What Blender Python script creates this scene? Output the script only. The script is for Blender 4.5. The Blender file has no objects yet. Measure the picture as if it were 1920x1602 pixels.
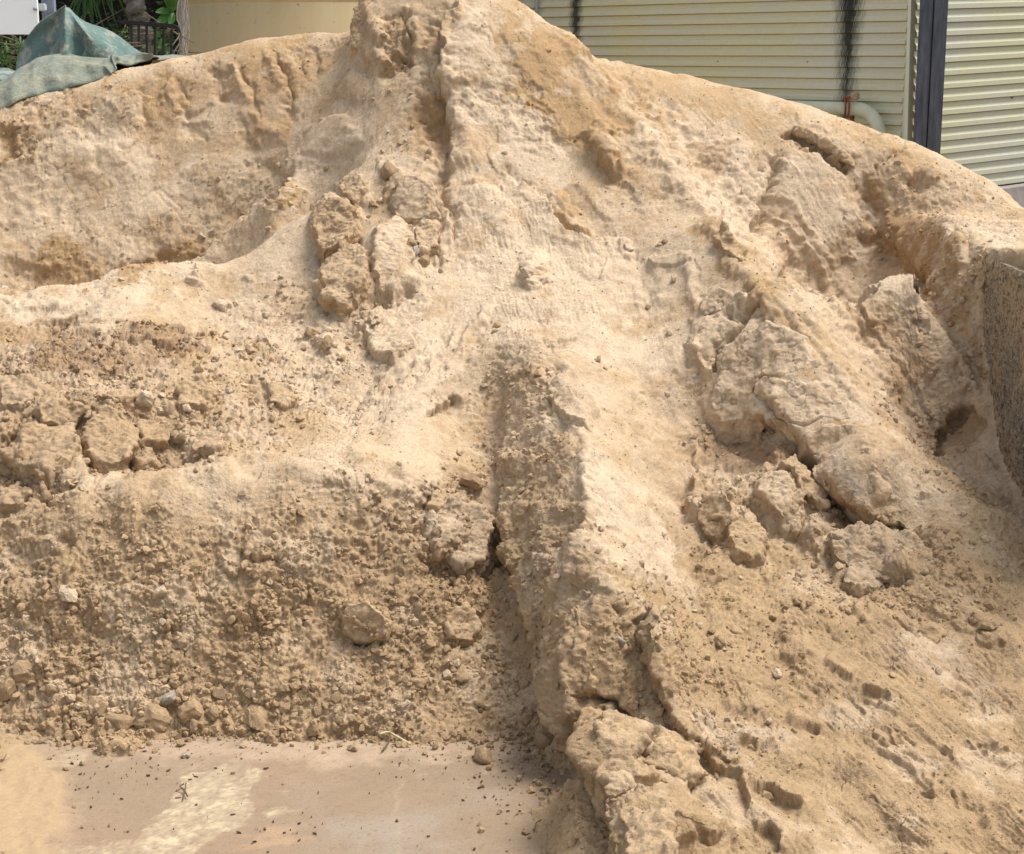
import bpy, bmesh, math, random
import numpy as np
from mathutils import Vector, Matrix

# ------------------------------------------------------------------ camera, sky, sun, exposure
SC = bpy.context.scene
COL = SC.collection
W, H, FP = 1920.0, 1602.0, 3200.0
PITCH = math.radians(12.35)
EYE = 1.6
cam_data = bpy.data.cameras.new('camera')
cam = bpy.data.objects.new('camera', cam_data)
COL.objects.link(cam)
cam.location = (0, 0, EYE)
cam.rotation_euler = (math.radians(90) - PITCH, 0, 0)
cam_data.sensor_width = 36
cam_data.lens = 36 * FP / W
cam_data.clip_start = 0.05
cam_data.clip_end = 400
SC.camera = cam

SUN = Vector((0.46, 0.12, 0.95)).normalized()      # towards the sun: high, from the right
elev = math.asin(SUN.z)
azim = math.atan2(SUN.x, SUN.y)
world = bpy.data.worlds.new('World')
SC.world = world
world.use_nodes = True
wn = world.node_tree
wn.nodes.clear()
w_out = wn.nodes.new('ShaderNodeOutputWorld')
w_bg = wn.nodes.new('ShaderNodeBackground')
w_sky = wn.nodes.new('ShaderNodeTexSky')
w_sky.sky_type = 'NISHITA'
w_sky.sun_disc = False
w_sky.sun_elevation = elev
w_sky.sun_rotation = azim
w_sky.air_density = 1.0
w_sky.dust_density = 3.0
w_sky.ozone_density = 0.6
w_bg.inputs['Strength'].default_value = 0.13
w_hs = wn.nodes.new('ShaderNodeHueSaturation')            # thin bright cloud: a whiter sky
w_hs.inputs['Saturation'].default_value = 0.45
wn.links.new(w_sky.outputs[0], w_hs.inputs['Color'])
wn.links.new(w_hs.outputs[0], w_bg.inputs['Color'])
wn.links.new(w_bg.outputs[0], w_out.inputs['Surface'])

sd = bpy.data.lights.new('sun', 'SUN')
sd.energy = 2.1
sd.angle = math.radians(26)
sd.color = (1.0, 0.97, 0.93)
sun = bpy.data.objects.new('sun', sd)
COL.objects.link(sun)
sun.rotation_euler = SUN.to_track_quat('Z', 'Y').to_euler()
sun.location = (3, 2, 8)
SC.view_settings.view_transform = 'Standard'
SC.view_settings.look = 'None'
SC.view_settings.gamma = 1.0
SC.view_settings.use_curve_mapping = False
SC.view_settings.exposure = 0.88

# ------------------------------------------------------------------ survey helpers
CP, SP = math.cos(PITCH), math.sin(PITCH)

def ray(px, py):
    a = (px - W / 2) / FP
    b = -(py - H / 2) / FP
    return a, CP + b * SP, -SP + b * CP

def at(px, py, Y):
    x, y, z = ray(px, py)
    t = Y / y
    return Vector((x * t, Y, EYE + z * t))

def project(P):
    """world points -> photo coordinates (u, v) and depth"""
    X = P[..., 0]; Y = P[..., 1]; Z = P[..., 2] - EYE
    d = Y * CP - Z * SP
    up = Y * SP + Z * CP
    return W / 2 + FP * X / d, H / 2 - FP * up / d, d

# ------------------------------------------------------------------ noise on arrays
_rs = np.random.RandomState(11)
PERM = _rs.permutation(4096).astype(np.int32)
_g = _rs.normal(size=(4096, 3)).astype(np.float32)
GRAD = (_g / np.linalg.norm(_g, axis=1, keepdims=True)).astype(np.float32)
RND = _rs.rand(4096, 4).astype(np.float32)

def _hash(ix, iy, iz):
    return PERM[(PERM[(PERM[ix & 4095] + iy) & 4095] + iz) & 4095]

def noise3(x, y, z):
    ix = np.floor(x).astype(np.int32); iy = np.floor(y).astype(np.int32); iz = np.floor(z).astype(np.int32)
    fx = (x - ix).astype(np.float32); fy = (y - iy).astype(np.float32); fz = (z - iz).astype(np.float32)
    u = fx * fx * (3 - 2 * fx); v = fy * fy * (3 - 2 * fy); w = fz * fz * (3 - 2 * fz)
    r = np.zeros_like(fx)
    for dx in (0, 1):
        wx = u if dx else 1 - u
        for dy in (0, 1):
            wy = v if dy else 1 - v
            for dz in (0, 1):
                wz = w if dz else 1 - w
                g = GRAD[_hash(ix + dx, iy + dy, iz + dz)]
                r += wx * wy * wz * (g[..., 0] * (fx - dx) + g[..., 1] * (fy - dy) + g[..., 2] * (fz - dz))
    return r * 1.6

def noise2(x, y, seed=0):
    ix = np.floor(x).astype(np.int32); iy = np.floor(y).astype(np.int32)
    fx = (x - ix).astype(np.float32); fy = (y - iy).astype(np.float32)
    u = fx * fx * (3 - 2 * fx); v = fy * fy * (3 - 2 * fy)
    r = np.zeros_like(fx)
    for dx in (0, 1):
        wx = u if dx else 1 - u
        for dy in (0, 1):
            wy = v if dy else 1 - v
            g = GRAD[_hash(ix + dx, iy + dy, np.int32(seed) + 0 * ix)]
            r += wx * wy * (g[..., 0] * (fx - dx) + g[..., 1] * (fy - dy))
    return r * 1.8

def fbm(P, scale, octaves=3, gain=0.5, off=0.0):
    f = 1.0 / scale; a = 1.0; r = 0
    for _ in range(octaves):
        r = r + a * noise3(P[..., 0] * f + off, P[..., 1] * f + off * 1.7, P[..., 2] * f + off * 0.3)
        f *= 2.03; a *= gain
    return r

def pebbles(P, cell, off=0.0, fill=0.6):
    """rounded lumps of random size packed in cells: height 0..~0.5 (in cells)"""
    wa = noise3(P[..., 0] * 1.7 / cell + off, P[..., 1] * 1.7 / cell, P[..., 2] * 1.7 / cell); wb_ = noise3(P[..., 0] * 1.7 / cell, P[..., 1] * 1.7 / cell + off, P[..., 2] * 1.7 / cell + 9)
    q = P / cell + off + 0.30 * np.stack([wa, wb_, wa - wb_], -1)
    b = np.floor(q - 0.5).astype(np.int32)
    best = np.zeros(P.shape[:-1], np.float32)
    for dx in (0, 1):
        for dy in (0, 1):
            for dz in (0, 1):
                cx, cy, cz = b[..., 0] + dx, b[..., 1] + dy, b[..., 2] + dz
                h = RND[_hash(cx, cy, cz)]
                d2 = ((q[..., 0] - cx - 0.25 - 0.5 * h[..., 0]) ** 2 + (q[..., 1] - cy - 0.25 - 0.5 * h[..., 1]) ** 2
                      + (q[..., 2] - cz - 0.25 - 0.5 * h[..., 2]) ** 2).astype(np.float32)
                r = np.where(h[..., 3] < fill, 0.28 + 0.30 * h[..., 3] / max(fill, 1e-3), 0)
                best = np.maximum(best, np.sqrt(np.maximum(r * r - d2, 0)))
    return best

def sstep(x):
    x = np.clip(x, 0, 1)
    return x * x * (3 - 2 * x)

# ------------------------------------------------------------------ node material helpers
def new_mat(name, rough=0.9):
    m = bpy.data.materials.new(name); m.use_nodes = True
    nt = m.node_tree
    b = nt.nodes['Principled BSDF']
    b.inputs['Roughness'].default_value = rough
    if 'Specular IOR Level' in b.inputs: b.inputs['Specular IOR Level'].default_value = 0.25
    return m, nt, b

def nd(nt, typ, **kw):
    n = nt.nodes.new(typ)
    for k, v in kw.items():
        if k.startswith('in_'):
            key = k[3:]
            n.inputs[int(key) if key.isdigit() else key.replace('_', ' ')].default_value = v
        else:
            setattr(n, k, v)
    return n

def mixc(nt, fac, a, b, blend='MIX'):
    n = nt.nodes.new('ShaderNodeMix'); n.data_type = 'RGBA'; n.blend_type = blend
    for sock, val in ((n.inputs[0], fac), (n.inputs[6], a), (n.inputs[7], b)):
        if hasattr(val, 'links') or isinstance(val, bpy.types.NodeSocket): nt.links.new(val, sock)
        elif isinstance(val, (int, float)): sock.default_value = val
        else: sock.default_value = (*val[:3], 1)
    return n.outputs[2]

def ramp(nt, fac, stops):
    r = nt.nodes.new('ShaderNodeValToRGB')
    nt.links.new(fac, r.inputs[0])
    el = r.color_ramp.elements
    while len(el) < len(stops): el.new(0.5)
    for e, (p, c) in zip(el, stops):
        e.position = p
        e.color = (c, c, c, 1) if isinstance(c, (int, float)) else (*c, 1)
    return r.outputs[0]

def noise_node(nt, vec, scale, detail=4, rough=0.55):
    n = nd(nt, 'ShaderNodeTexNoise')
    n.inputs['Scale'].default_value = scale; n.inputs['Detail'].default_value = detail
    n.inputs['Roughness'].default_value = rough
    if vec is not None: nt.links.new(vec, n.inputs['Vector'])
    return n.outputs['Fac']

def simple_mat(name, col, rough=0.8, var=0.25, scale=8.0, bump=0.0, bscale=60.0, metal=0.0):
    m, nt, b = new_mat(name, rough)
    geo = nd(nt, 'ShaderNodeNewGeometry')
    f = noise_node(nt, geo.outputs['Position'], scale, 6)
    f = ramp(nt, f, [(0.3, 0.0), (0.7, 1.0)])
    c = mixc(nt, f, tuple(x * (1 - var) for x in col), tuple(min(1, x * (1 + var)) for x in col))
    nt.links.new(c, b.inputs['Base Color'])
    b.inputs['Metallic'].default_value = metal
    if bump:
        bn = nd(nt, 'ShaderNodeBump'); bn.inputs['Distance'].default_value = bump
        nt.links.new(noise_node(nt, geo.outputs['Position'], bscale, 5), bn.inputs['Height'])
        nt.links.new(bn.outputs[0], b.inputs['Normal'])
    return m

def tag(o, label=None, cat=None, group=None, kind=None):
    if label: o['label'] = label
    if cat: o['category'] = cat
    if group: o['group'] = group
    if kind: o['kind'] = kind
    return o

def mesh_np(name, V, F, smooth=True):
    me = bpy.data.meshes.new(name)
    V = np.ascontiguousarray(V, np.float32).reshape(-1, 3)
    F = np.ascontiguousarray(F, np.int32)
    n, k = F.shape
    me.vertices.add(len(V)); me.vertices.foreach_set('co', V.ravel())
    me.loops.add(n * k); me.loops.foreach_set('vertex_index', F.ravel())
    me.polygons.add(n)
    me.polygons.foreach_set('loop_start', np.arange(0, n * k, k, dtype=np.int32))
    try: me.polygons.foreach_set('loop_total', np.full(n, k, np.int32))
    except Exception: pass
    me.polygons.foreach_set('use_smooth', np.full(n, smooth))
    me.update(calc_edges=True)
    return me

def set_attr(me, name, arr):
    if arr.ndim == 1:
        a = me.attributes.new(name, 'FLOAT', 'POINT'); a.data.foreach_set('value', np.ascontiguousarray(arr, np.float32))
    else:
        a = me.attributes.new(name, 'FLOAT_COLOR', 'POINT')
        rgba = np.ones((len(arr), 4), np.float32); rgba[:, :3] = arr
        a.data.foreach_set('color', rgba.ravel())

def link(o, parent=None):
    COL.objects.link(o)
    if parent is not None: o.parent = parent
    return o

def grid_faces(nr, nc):
    i = np.arange((nr - 1) * (nc - 1), dtype=np.int32)
    r = i // (nc - 1); c = i % (nc - 1)
    a = r * nc + c
    return np.stack([a, a + 1, a + nc + 1, a + nc], 1)

# ------------------------------------------------------------------ sand and slab materials
def sand_material(name, attr=True, tint=None):
    m, nt, b = new_mat(name, 0.95)
    b.inputs['Specular IOR Level'].default_value = 0.12
    geo = nd(nt, 'ShaderNodeNewGeometry')
    pos = geo.outputs['Position']
    if attr:
        a = nd(nt, 'ShaderNodeAttribute'); a.attribute_name = 'tone'
        base = a.outputs['Color']
    else:
        f = ramp(nt, noise_node(nt, pos, 9, 5), [(0.35, 0.0), (0.65, 1.0)])
        base = mixc(nt, f, tint[0], tint[1])
    # cloudy grain, single light and dark grains
    g1 = ramp(nt, noise_node(nt, pos, 90, 6, 0.7), [(0.3, 0.80), (0.7, 1.16)])
    c = mixc(nt, 1.0, base, g1, 'MULTIPLY')
    g2 = noise_node(nt, pos, 420, 3, 0.75)
    lo = ramp(nt, g2, [(0.31, 0.55), (0.43, 1.0)])
    c = mixc(nt, 1.0, c, lo, 'MULTIPLY')
    hi = ramp(nt, g2, [(0.62, 0.0), (0.74, 1.0)])
    c = mixc(nt, hi, c, mixc(nt, 0.45, c, (0.78, 0.68, 0.54)))
    nt.links.new(c, b.inputs['Base Color'])
    bn = nd(nt, 'ShaderNodeBump'); bn.inputs['Distance'].default_value = 0.0045; bn.inputs['Strength'].default_value = 0.9
    nt.links.new(noise_node(nt, pos, 230, 4, 0.72), bn.inputs['Height'])
    bn2 = nd(nt, 'ShaderNodeBump'); bn2.inputs['Distance'].default_value = 0.004; bn2.inputs['Strength'].default_value = 0.5
    nt.links.new(noise_node(nt, pos, 70, 3, 0.6), bn2.inputs['Height'])
    nt.links.new(bn.outputs[0], bn2.inputs['Normal'])
    nt.links.new(bn2.outputs[0], b.inputs['Normal'])
    return m

M_SAND = sand_material('sand_surface')
M_CLOD = sand_material('sand_clod')

# ------------------------------------------------------------------ the heap: large form
# surveyed spots (photo column, photo row, distance) that carry the large form of the heap
SPOTS = [
 # left bank toe .. crest
 (0,1390,3.83),(150,1392,3.82),(300,1388,3.83),(500,1388,3.83),(700,1385,3.83),(850,1378,3.84),(950,1410,3.79),(1030,1490,3.66),(1090,1560,3.52),
 (0,1180,4.02),(150,1130,4.06),(300,1130,4.06),(450,1120,4.07),(560,1100,4.10),(700,1120,4.09),(560,1260,3.95),(250,1270,3.94),(750,1270,3.95),
 (0,985,4.22),(140,905,4.32),(300,882,4.35),(450,856,4.38),(640,850,4.40),(760,890,4.36),
 (0,880,4.50),(200,862,4.56),(360,868,4.52),(500,835,4.60),(0,800,4.62),(120,780,4.66),(250,790,4.66),
 (100,720,4.85),(250,740,4.80),(400,760,4.75),(100,650,5.05),(250,640,5.10),(400,680,5.0),
 (0,610,5.22),(100,600,5.26),(250,580,5.32),(0,568,5.42),(100,552,5.50),(240,514,5.62),(320,500,5.66),(380,495,5.66),
 # foot and crest of the back wall on the left
 (0,525,6.12),(120,535,6.12),(240,500,6.16),(340,478,6.20),(430,430,6.24),(500,375,6.28),
 (0,400,6.32),(150,380,6.36),(300,360,6.40),(430,300,6.44),(100,290,6.46),(250,260,6.50),(400,200,6.58),(520,220,6.50),
 (0,207,6.58),(100,182,6.62),(190,156,6.66),(300,124,6.70),(360,110,6.72),(450,84,6.74),(600,60,6.78),(660,58,6.74),
 (560,150,6.60),(640,130,6.55),(600,230,6.40),
 # centre, left flank
 (545,335,6.08),(560,400,5.90),(470,470,5.76),(400,540,5.58),(400,620,5.34),(500,560,5.50),(500,650,5.22),(500,760,4.88),
 (620,700,5.06),(640,600,5.30),(600,500,5.58),(700,500,5.50),(740,420,5.68),(660,330,5.96),(760,330,5.86),(700,230,6.14),(760,200,6.12),
 (720,90,6.34),(690,15,6.50),(780,60,6.34),
 (600,820,4.66),(700,830,4.62),(800,760,4.82),(750,680,5.04),(860,700,4.98),(850,820,4.68),(780,560,5.36),
 # trough beside the cut
 (860,960,4.42),(930,1000,4.43),(945,1100,4.23),(970,1200,4.08),(880,1040,4.33),(900,1130,4.19),(930,1230,4.06),(1000,1310,3.93),(1040,1400,3.79),(800,1010,4.28),(800,1150,4.08),(700,1010,4.22),
 (900,760,4.90),(900,840,4.74),(925,900,4.63),
 # centre face below the peak
 (860,-12,6.40),(930,-8,6.42),(800,-20,6.46),(860,100,6.16),(950,140,6.14),(850,220,6.04),(950,260,5.98),(850,340,5.82),(960,360,5.80),
 (860,450,5.62),(1000,470,5.56),(1100,430,5.64),(880,560,5.34),(1000,560,5.30),(1100,560,5.28),(900,650,5.10),
 (1060,250,6.02),(1130,330,5.86),(1050,120,6.24),
 # spur running down to the front
 (968,640,5.02),(1005,695,4.83),(1045,760,4.60),(1080,830,4.38),(1100,900,4.20),(1108,1000,4.00),(1092,1080,3.85),(1078,1170,3.69),
 (1075,1300,3.44),(1140,1430,3.27),(1185,1560,3.12),(1195,1640,3.00),
 (1200,640,5.10),(1200,760,4.80),(1200,880,4.52),(1285,960,4.50),(1250,860,4.62),(1200,1010,4.18),(1220,1120,3.92),(1250,1250,3.66),
 # long pale rib to the right
 (1020,50,6.36),(1120,160,6.20),(1200,250,6.02),(1280,350,5.76),(1340,430,5.44),(1400,520,5.14),(1480,630,4.86),(1560,710,4.70),(1620,790,4.54),
 (1700,900,4.34),(1790,990,4.20),(1880,1060,4.12),
 (1240,420,5.62),(1260,520,5.34),(1300,600,5.12),(1330,700,4.90),
 # cracked slab and hollow under it
 (1420,640,4.88),(1420,720,4.72),(1500,780,4.57),(1580,860,4.43),(1630,920,4.34),(1400,815,4.80),(1340,850,4.72),(1430,870,4.68),(1520,940,4.54),(1340,930,4.50),
 (1440,960,4.38),(1560,1000,4.34),(1650,1010,4.30),(1720,1060,4.16),
 # right crest
 (1000,28,6.52),(1100,92,6.52),(1250,135,6.50),(1400,168,6.46),(1500,195,6.42),(1600,230,6.34),(1700,272,6.24),(1800,320,6.08),(1920,385,5.86),
 # right hollow
 (1300,260,6.14),(1400,300,6.10),(1480,270,6.18),(1560,330,6.10),(1640,330,6.10),(1720,370,6.02),(1430,400,5.98),(1540,430,6.02),(1640,450,6.0),
 (1450,480,5.84),(1540,520,5.92),(1640,545,5.84),(1720,470,5.88),(1800,420,5.84),(1860,440,5.72),
 # blocky spur at the right
 (1600,582,5.20),(1650,552,5.20),(1690,532,5.18),(1750,600,5.06),(1800,680,4.94),(1838,745,4.84),(1660,650,5.08),(1720,740,4.90),(1780,810,4.86),
 (1700,830,4.66),(1780,890,4.58),(1850,870,4.66),(1900,940,4.46),
 # low front on the right
 (1330,1080,4.12),(1450,1090,4.08),(1560,1110,4.04),(1700,1120,4.02),(1850,1120,4.02),(1350,1230,3.76),(1500,1230,3.77),(1650,1230,3.79),(1850,1230,3.80),
 (1350,1380,3.46),(1500,1380,3.47),(1700,1380,3.49),(1880,1380,3.50),(1350,1500,3.24),(1500,1500,3.25),(1700,1500,3.26),(1900,1500,3.28),
 (1350,1610,3.06),(1550,1610,3.06),(1750,1610,3.07),(1920,1610,3.08),
 # ground beneath the slab at the front
 (0,1620,3.00),
]
P0 = [at(*s) for s in SPOTS]
P0 += [Vector(p) for p in (
 (-0.15,3.55,-0.07),(-0.6,3.5,-0.07),(-0.35,3.2,-0.07),(0.0,3.2,-0.07),(-0.8,3.2,-0.06),(0.05,2.6,-0.07),(-0.6,2.6,-0.07),(0.12,3.42,-0.06),(-0.3,3.7,-0.05),(-0.75,3.68,-0.05),
 (0.6,2.6,0.03),(1.1,2.6,0.03),(1.6,2.8,0.05),(1.9,3.6,0.1),
 (-1.75,4.0,0.30),(-1.9,4.6,0.5),(-2.0,5.4,0.72),(-2.3,6.1,0.75),(-2.4,6.7,1.25),(-1.6,3.2,0.02),(-1.3,3.7,0.05),
 (-1.66,5.78,0.74),(-1.25,5.85,0.76),(-0.95,5.95,0.80),(-0.72,6.05,0.92),
 (-2.3,7.4,0.7),(-1.6,7.3,1.05),(-1.0,7.4,1.15),(-0.4,7.3,1.3),(0.1,7.4,1.2),(0.7,7.4,0.95),(1.4,7.3,0.75),(2.1,7.0,0.6),
 (-2.2,8.4,0.05),(-1.2,8.6,0.1),(0.0,8.7,0.1),(1.2,8.5,0.05),(2.4,8.2,0.0),
 (-2,9.6,-0.2),(0,9.6,-0.2),(2,9.4,-0.2),(2.9,7.5,-0.1),(2.6,6.0,0.4),(2.5,5.0,0.3),
 (1.2,5.62,0.72),(1.15,5.42,0.70),(1.05,5.6,0.74),
 (1.75,5.3,0.82),(1.55,4.9,0.62),(1.6,4.3,0.4),(1.65,5.9,1.0),(2.0,5.8,0.8),
)]
P0 = np.array(P0)
EPS = 0.10
def _phi(r2): return np.sqrt(r2 + EPS * EPS)
_n = len(P0)
_A = np.zeros((_n + 3, _n + 3))
_d2 = ((P0[:, None, :2] - P0[None, :, :2]) ** 2).sum(-1)
_A[:_n, :_n] = _phi(_d2) - 0.010 * np.eye(_n)
_A[:_n, _n] = 1; _A[:_n, _n + 1:] = P0[:, :2]
_A[_n:, :_n] = _A[:_n, _n:].T
_w = np.linalg.solve(_A, np.concatenate([P0[:, 2], np.zeros(3)]))
GX0, GX1, GY0, GY1, GS = -4.4, 4.4, 1.8, 9.8, 0.01
gx = np.arange(GX0, GX1, GS); gy = np.arange(GY0, GY1, GS)
GXX, GYY = np.meshgrid(gx, gy)
HZ = np.zeros(GXX.shape)
for k in range(_n):
    HZ += _w[k] * _phi((GXX - P0[k, 0]) ** 2 + (GYY - P0[k, 1]) ** 2)
HZ += _w[_n] + _w[_n + 1] * GXX + _w[_n + 2] * GYY
HZ += np.where(GYY < 4.05, 0.050, 0.010) * noise2(GXX / 0.27 + 3, GYY / 0.4, 15) * (0.4 + 0.6 * (GXX < 0.1))
HZ += np.where(GYY < 4.4, 0.034, 0.010) * (noise2(GXX / 0.16, GYY / 0.16, 5) + 0.5 * noise2(GXX / 0.07, GYY / 0.07, 8))

# sand spilled onto the top of the concrete wall on the right
WALL_X, WALL_TOP = 1.380, 1.02
_in = np.clip((GYY - 4.84) / 0.30, 0, 1); _in = _in * _in * (3 - 2 * _in)
_k = np.clip((GXX - WALL_X - 0.018 + 0.13 * _in) / (0.035 + 0.085 * _in), 0, 1) * np.clip((2.05 - GXX) / 0.3, 0, 1) * np.clip((GYY - 4.1) / 0.15, 0, 1)
_cap = 1.065 + 0.02 * np.sin(GYY * 7 + GXX * 5) + 0.0 * GYY
HZ = np.where((_k > 0) & (GYY < 6.0), HZ * (1 - _k) + np.maximum(_cap, HZ) * _k, HZ)

for _p in range(2):
    HZ[1:-1] = 0.25 * HZ[:-2] + 0.5 * HZ[1:-1] + 0.25 * HZ[2:]; HZ[:, 1:-1] = 0.25 * HZ[:, :-2] + 0.5 * HZ[:, 1:-1] + 0.25 * HZ[:, 2:]
HGY, HGX = np.gradient(HZ, GS)
for _a in (HGY, HGX):
    for _p in range(4):
        _a[1:-1] = 0.25 * _a[:-2] + 0.5 * _a[1:-1] + 0.25 * _a[2:]; _a[:, 1:-1] = 0.25 * _a[:, :-2] + 0.5 * _a[:, 1:-1] + 0.25 * _a[:, 2:]

def macro(x, y, F=None):
    if F is None: F = HZ
    fx = np.clip((x - GX0) / GS, 0, len(gx) - 2.001); fy = np.clip((y - GY0) / GS, 0, len(gy) - 2.001)
    ix = fx.astype(int); iy = fy.astype(int); fx = fx - ix; fy = fy - iy
    return (F[iy, ix] * (1 - fx) * (1 - fy) + F[iy, ix + 1] * fx * (1 - fy) + F[iy + 1, ix] * (1 - fx) * fy + F[iy + 1, ix + 1] * fx * fy)

# columns fan out from where one stands; rows are spaced by how large the ground shows
NC_IN, NC_OUT, NR = 1080, 30, 940
cols = np.concatenate([np.linspace(-0.62, -0.336, NC_OUT, endpoint=False), np.linspace(-0.336, 0.336, NC_IN), np.linspace(0.336, 0.62, NC_OUT + 1)[1:]])
NC = len(cols)
yy = np.linspace(2.75, 9.4, 2200)
CX = cols[:, None] * yy[None, :]
CY = np.broadcast_to(yy[None, :], CX.shape)
CZ = macro(CX, CY)
uu, vv, dd = project(np.stack([CX, CY, CZ], -1))
dv = np.abs(np.diff(vv, axis=1))
ds = np.sqrt(np.diff(CX, axis=1) ** 2 + np.diff(CY, axis=1) ** 2 + np.diff(CZ, axis=1) ** 2) / dd[:, 1:] * FP
back = np.clip((yy[1:] - 6.7) / 0.3, 0, 1)[None, :]
wt = (dv + 0.16 * ds) * (1 - 0.93 * back) + 1e-4
cum = np.concatenate([np.zeros((NC, 1)), np.cumsum(wt, 1)], 1)
YS = np.empty((NR, NC))
tgt = np.linspace(0, 1, NR)
for c in range(NC):
    YS[:, c] = np.interp(tgt * cum[c, -1], cum[c], yy)
XS = YS * cols[None, :]
ZS = macro(XS, YS)
PM = np.stack([XS, YS, ZS], -1)
# normals of the large form
nx = -macro(XS, YS, HGX); ny = -macro(XS, YS, HGY)
NM = np.stack([nx, ny, np.ones_like(nx)], -1)
NM /= np.linalg.norm(NM, axis=-1, keepdims=True)
U, V, D = project(PM)
PM32 = PM.astype(np.float32)
# mild domain warp so that every traced edge is uneven
w1 = fbm(PM32, 0.10, 4, 0.68, 3.1); w2 = fbm(PM32, 0.10, 4, 0.68, 7.7)
w3 = noise3(PM32[..., 0] / 0.035, PM32[..., 1] / 0.035, PM32[..., 2] / 0.035)
Uw = U + 13 * w1; Vw = V + 13 * w2
front = (YS < 7.0)

DISP = np.zeros_like(U)          # metres along the normal

# ---- tracing tools --------------------------------------------------
def _box(x0, y0, x1, y1):
    return (U > x0) & (U < x1) & (V > y0) & (V < y1) & front

def seg_info(pts, x, y):
    best = np.full(x.shape, 1e9); sign = np.ones(x.shape); tpar = np.zeros(x.shape)
    lens = [math.hypot(b[0] - a[0], b[1] - a[1]) for a, b in zip(pts, pts[1:])]
    tot = sum(lens); acc = 0
    for (a, b, L) in zip(pts, pts[1:], lens):
        dx, dy = (b[0] - a[0]) / L, (b[1] - a[1]) / L
        t = np.clip((x - a[0]) * dx + (y - a[1]) * dy, 0, L)
        ex, ey = x - a[0] - t * dx, y - a[1] - t * dy
        d = np.hypot(ex, ey)
        s = np.sign(dx * ey - dy * ex)           # + is to the right of the travel direction as drawn on the photo
        m = d < best
        best = np.where(m, d, best); sign = np.where(m, s, sign); tpar = np.where(m, (acc + t) / tot, tpar)
        acc += L
    return best, sign, tpar

def _taper(t, p=0.12): return sstep(np.minimum(t, 1 - t) / p) if p > 0 else 1.0

def bump_line(pts, w, amp, taper=0.15, pw=2.0):
    xs = [p[0] for p in pts]; ys = [p[1] for p in pts]; r = 3 * w + 25
    m = _box(min(xs) - r, min(ys) - r, max(xs) + r, max(ys) + r)
    if not m.any(): return
    kw = 0.25 if w < 4 else 1.0                  # pressed prints stay crisp
    d, s, t = seg_info(pts, U[m] + kw * (Uw[m] - U[m]), V[m] + kw * (Vw[m] - V[m]))
    if amp < 0 and w >= 5: w = w * np.clip(1 + 0.9 * w3[m], 0.3, 1.9); pw = min(pw, 1.5) if pw == 2.0 else pw
    DISP[m] += amp * np.exp(-(d / w) ** pw) * _taper(t, taper)

def ledge(pts, h, decay, w=5, under=0.0, under_w=14, taper=0.12, kw=1.0):
    """high on the right-hand side of the travel direction, falling back over `decay`; optional hollow on the other side"""
    xs = [p[0] for p in pts]; ys = [p[1] for p in pts]; r = 2.2 * max(decay, under_w) + 25
    m = _box(min(xs) - r, min(ys) - r, max(xs) + r, max(ys) + r)
    if not m.any(): return
    d, s, t = seg_info(pts, U[m] + kw * (Uw[m] - U[m]), V[m] + kw * (Vw[m] - V[m]))
    sd_ = d * s
    k = _taper(t, taper)
    up = sstep((sd_ + w / 2) / w) * np.exp(-(np.maximum(sd_, 0) / decay) ** 2)
    dn = (1 - sstep((sd_ + w / 2) / w)) * np.exp(-(np.minimum(sd_, 0) / under_w) ** 2)
    DISP[m] += (h * up - under * dn) * k

def crack(pts, w, depth, taper=0.1):
    bump_line(pts, w, -depth, taper, 2.0)

def dome(cx, cy, rx, ry, rot, h, p=2.0, edge=1.0, wf=1.0):
    r = 1.25 * max(rx, ry) + 20
    m = _box(cx - r, cy - r, cx + r, cy + r)
    if not m.any(): return
    x = U[m] + wf * (Uw[m] - U[m]) - cx; y = V[m] + wf * (Vw[m] - V[m]) - cy
    c, s = math.cos(math.radians(rot)), math.sin(math.radians(rot))
    a = (x * c + y * s) / rx; b = (-x * s + y * c) / ry
    q = np.sqrt(a * a + b * b)
    if p >= 3: h = h * 0.55
    if p >= 3:                                   # broken block: a few flat sides
        rr_ = random.Random(int(cx * 7 + cy)); nf = rr_.randint(5, 7); th0 = rr_.uniform(0, 6.28)
        qp = np.zeros(q.shape)
        for k_ in range(nf):
            th = th0 + 6.2832 * (k_ + rr_.uniform(-0.25, 0.25)) / nf
            qp = np.maximum(qp, (a * math.cos(th) + b * math.sin(th)) / rr_.uniform(0.72, 0.98))
        q = 0.35 * q + 0.65 * qp
        tl_ = rr_.uniform(-0.35, 0.35); tm_ = rr_.uniform(-0.2, 0.5)
        h = h * np.clip(1 + tl_ * a + tm_ * b * 0.6, 0.3, 1.6)
    DISP[m] += h * np.maximum(0, 1 - q ** p) ** edge

def poly_mask(poly, soft=30, warp=3.0):
    """1 inside the outline, soft uneven edge"""
    xs = [p[0] for p in poly]; ys = [p[1] for p in poly]; r = soft + 45
    out = np.zeros(U.shape, np.float32)
    m = _box(min(xs) - r, min(ys) - r, max(xs) + r, max(ys) + r)
    if not m.any(): return out
    x = U[m] + warp * (Uw[m] - U[m]); y = V[m] + warp * (Vw[m] - V[m])
    pts = list(poly) + [poly[0]]
    d, _, _ = seg_info(pts, x, y)
    ins = np.zeros(x.shape, bool)
    for (ax, ay), (bx, by) in zip(pts, pts[1:]):
        if ay == by: continue
        cnd = ((ay > y) != (by > y)) & (x < (bx - ax) * (y - ay) / (by - ay) + ax)
        ins ^= cnd
    sdv = np.where(ins, d, -d)
    out[m] = sstep((sdv + soft) / (2 * soft))
    return out

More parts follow.
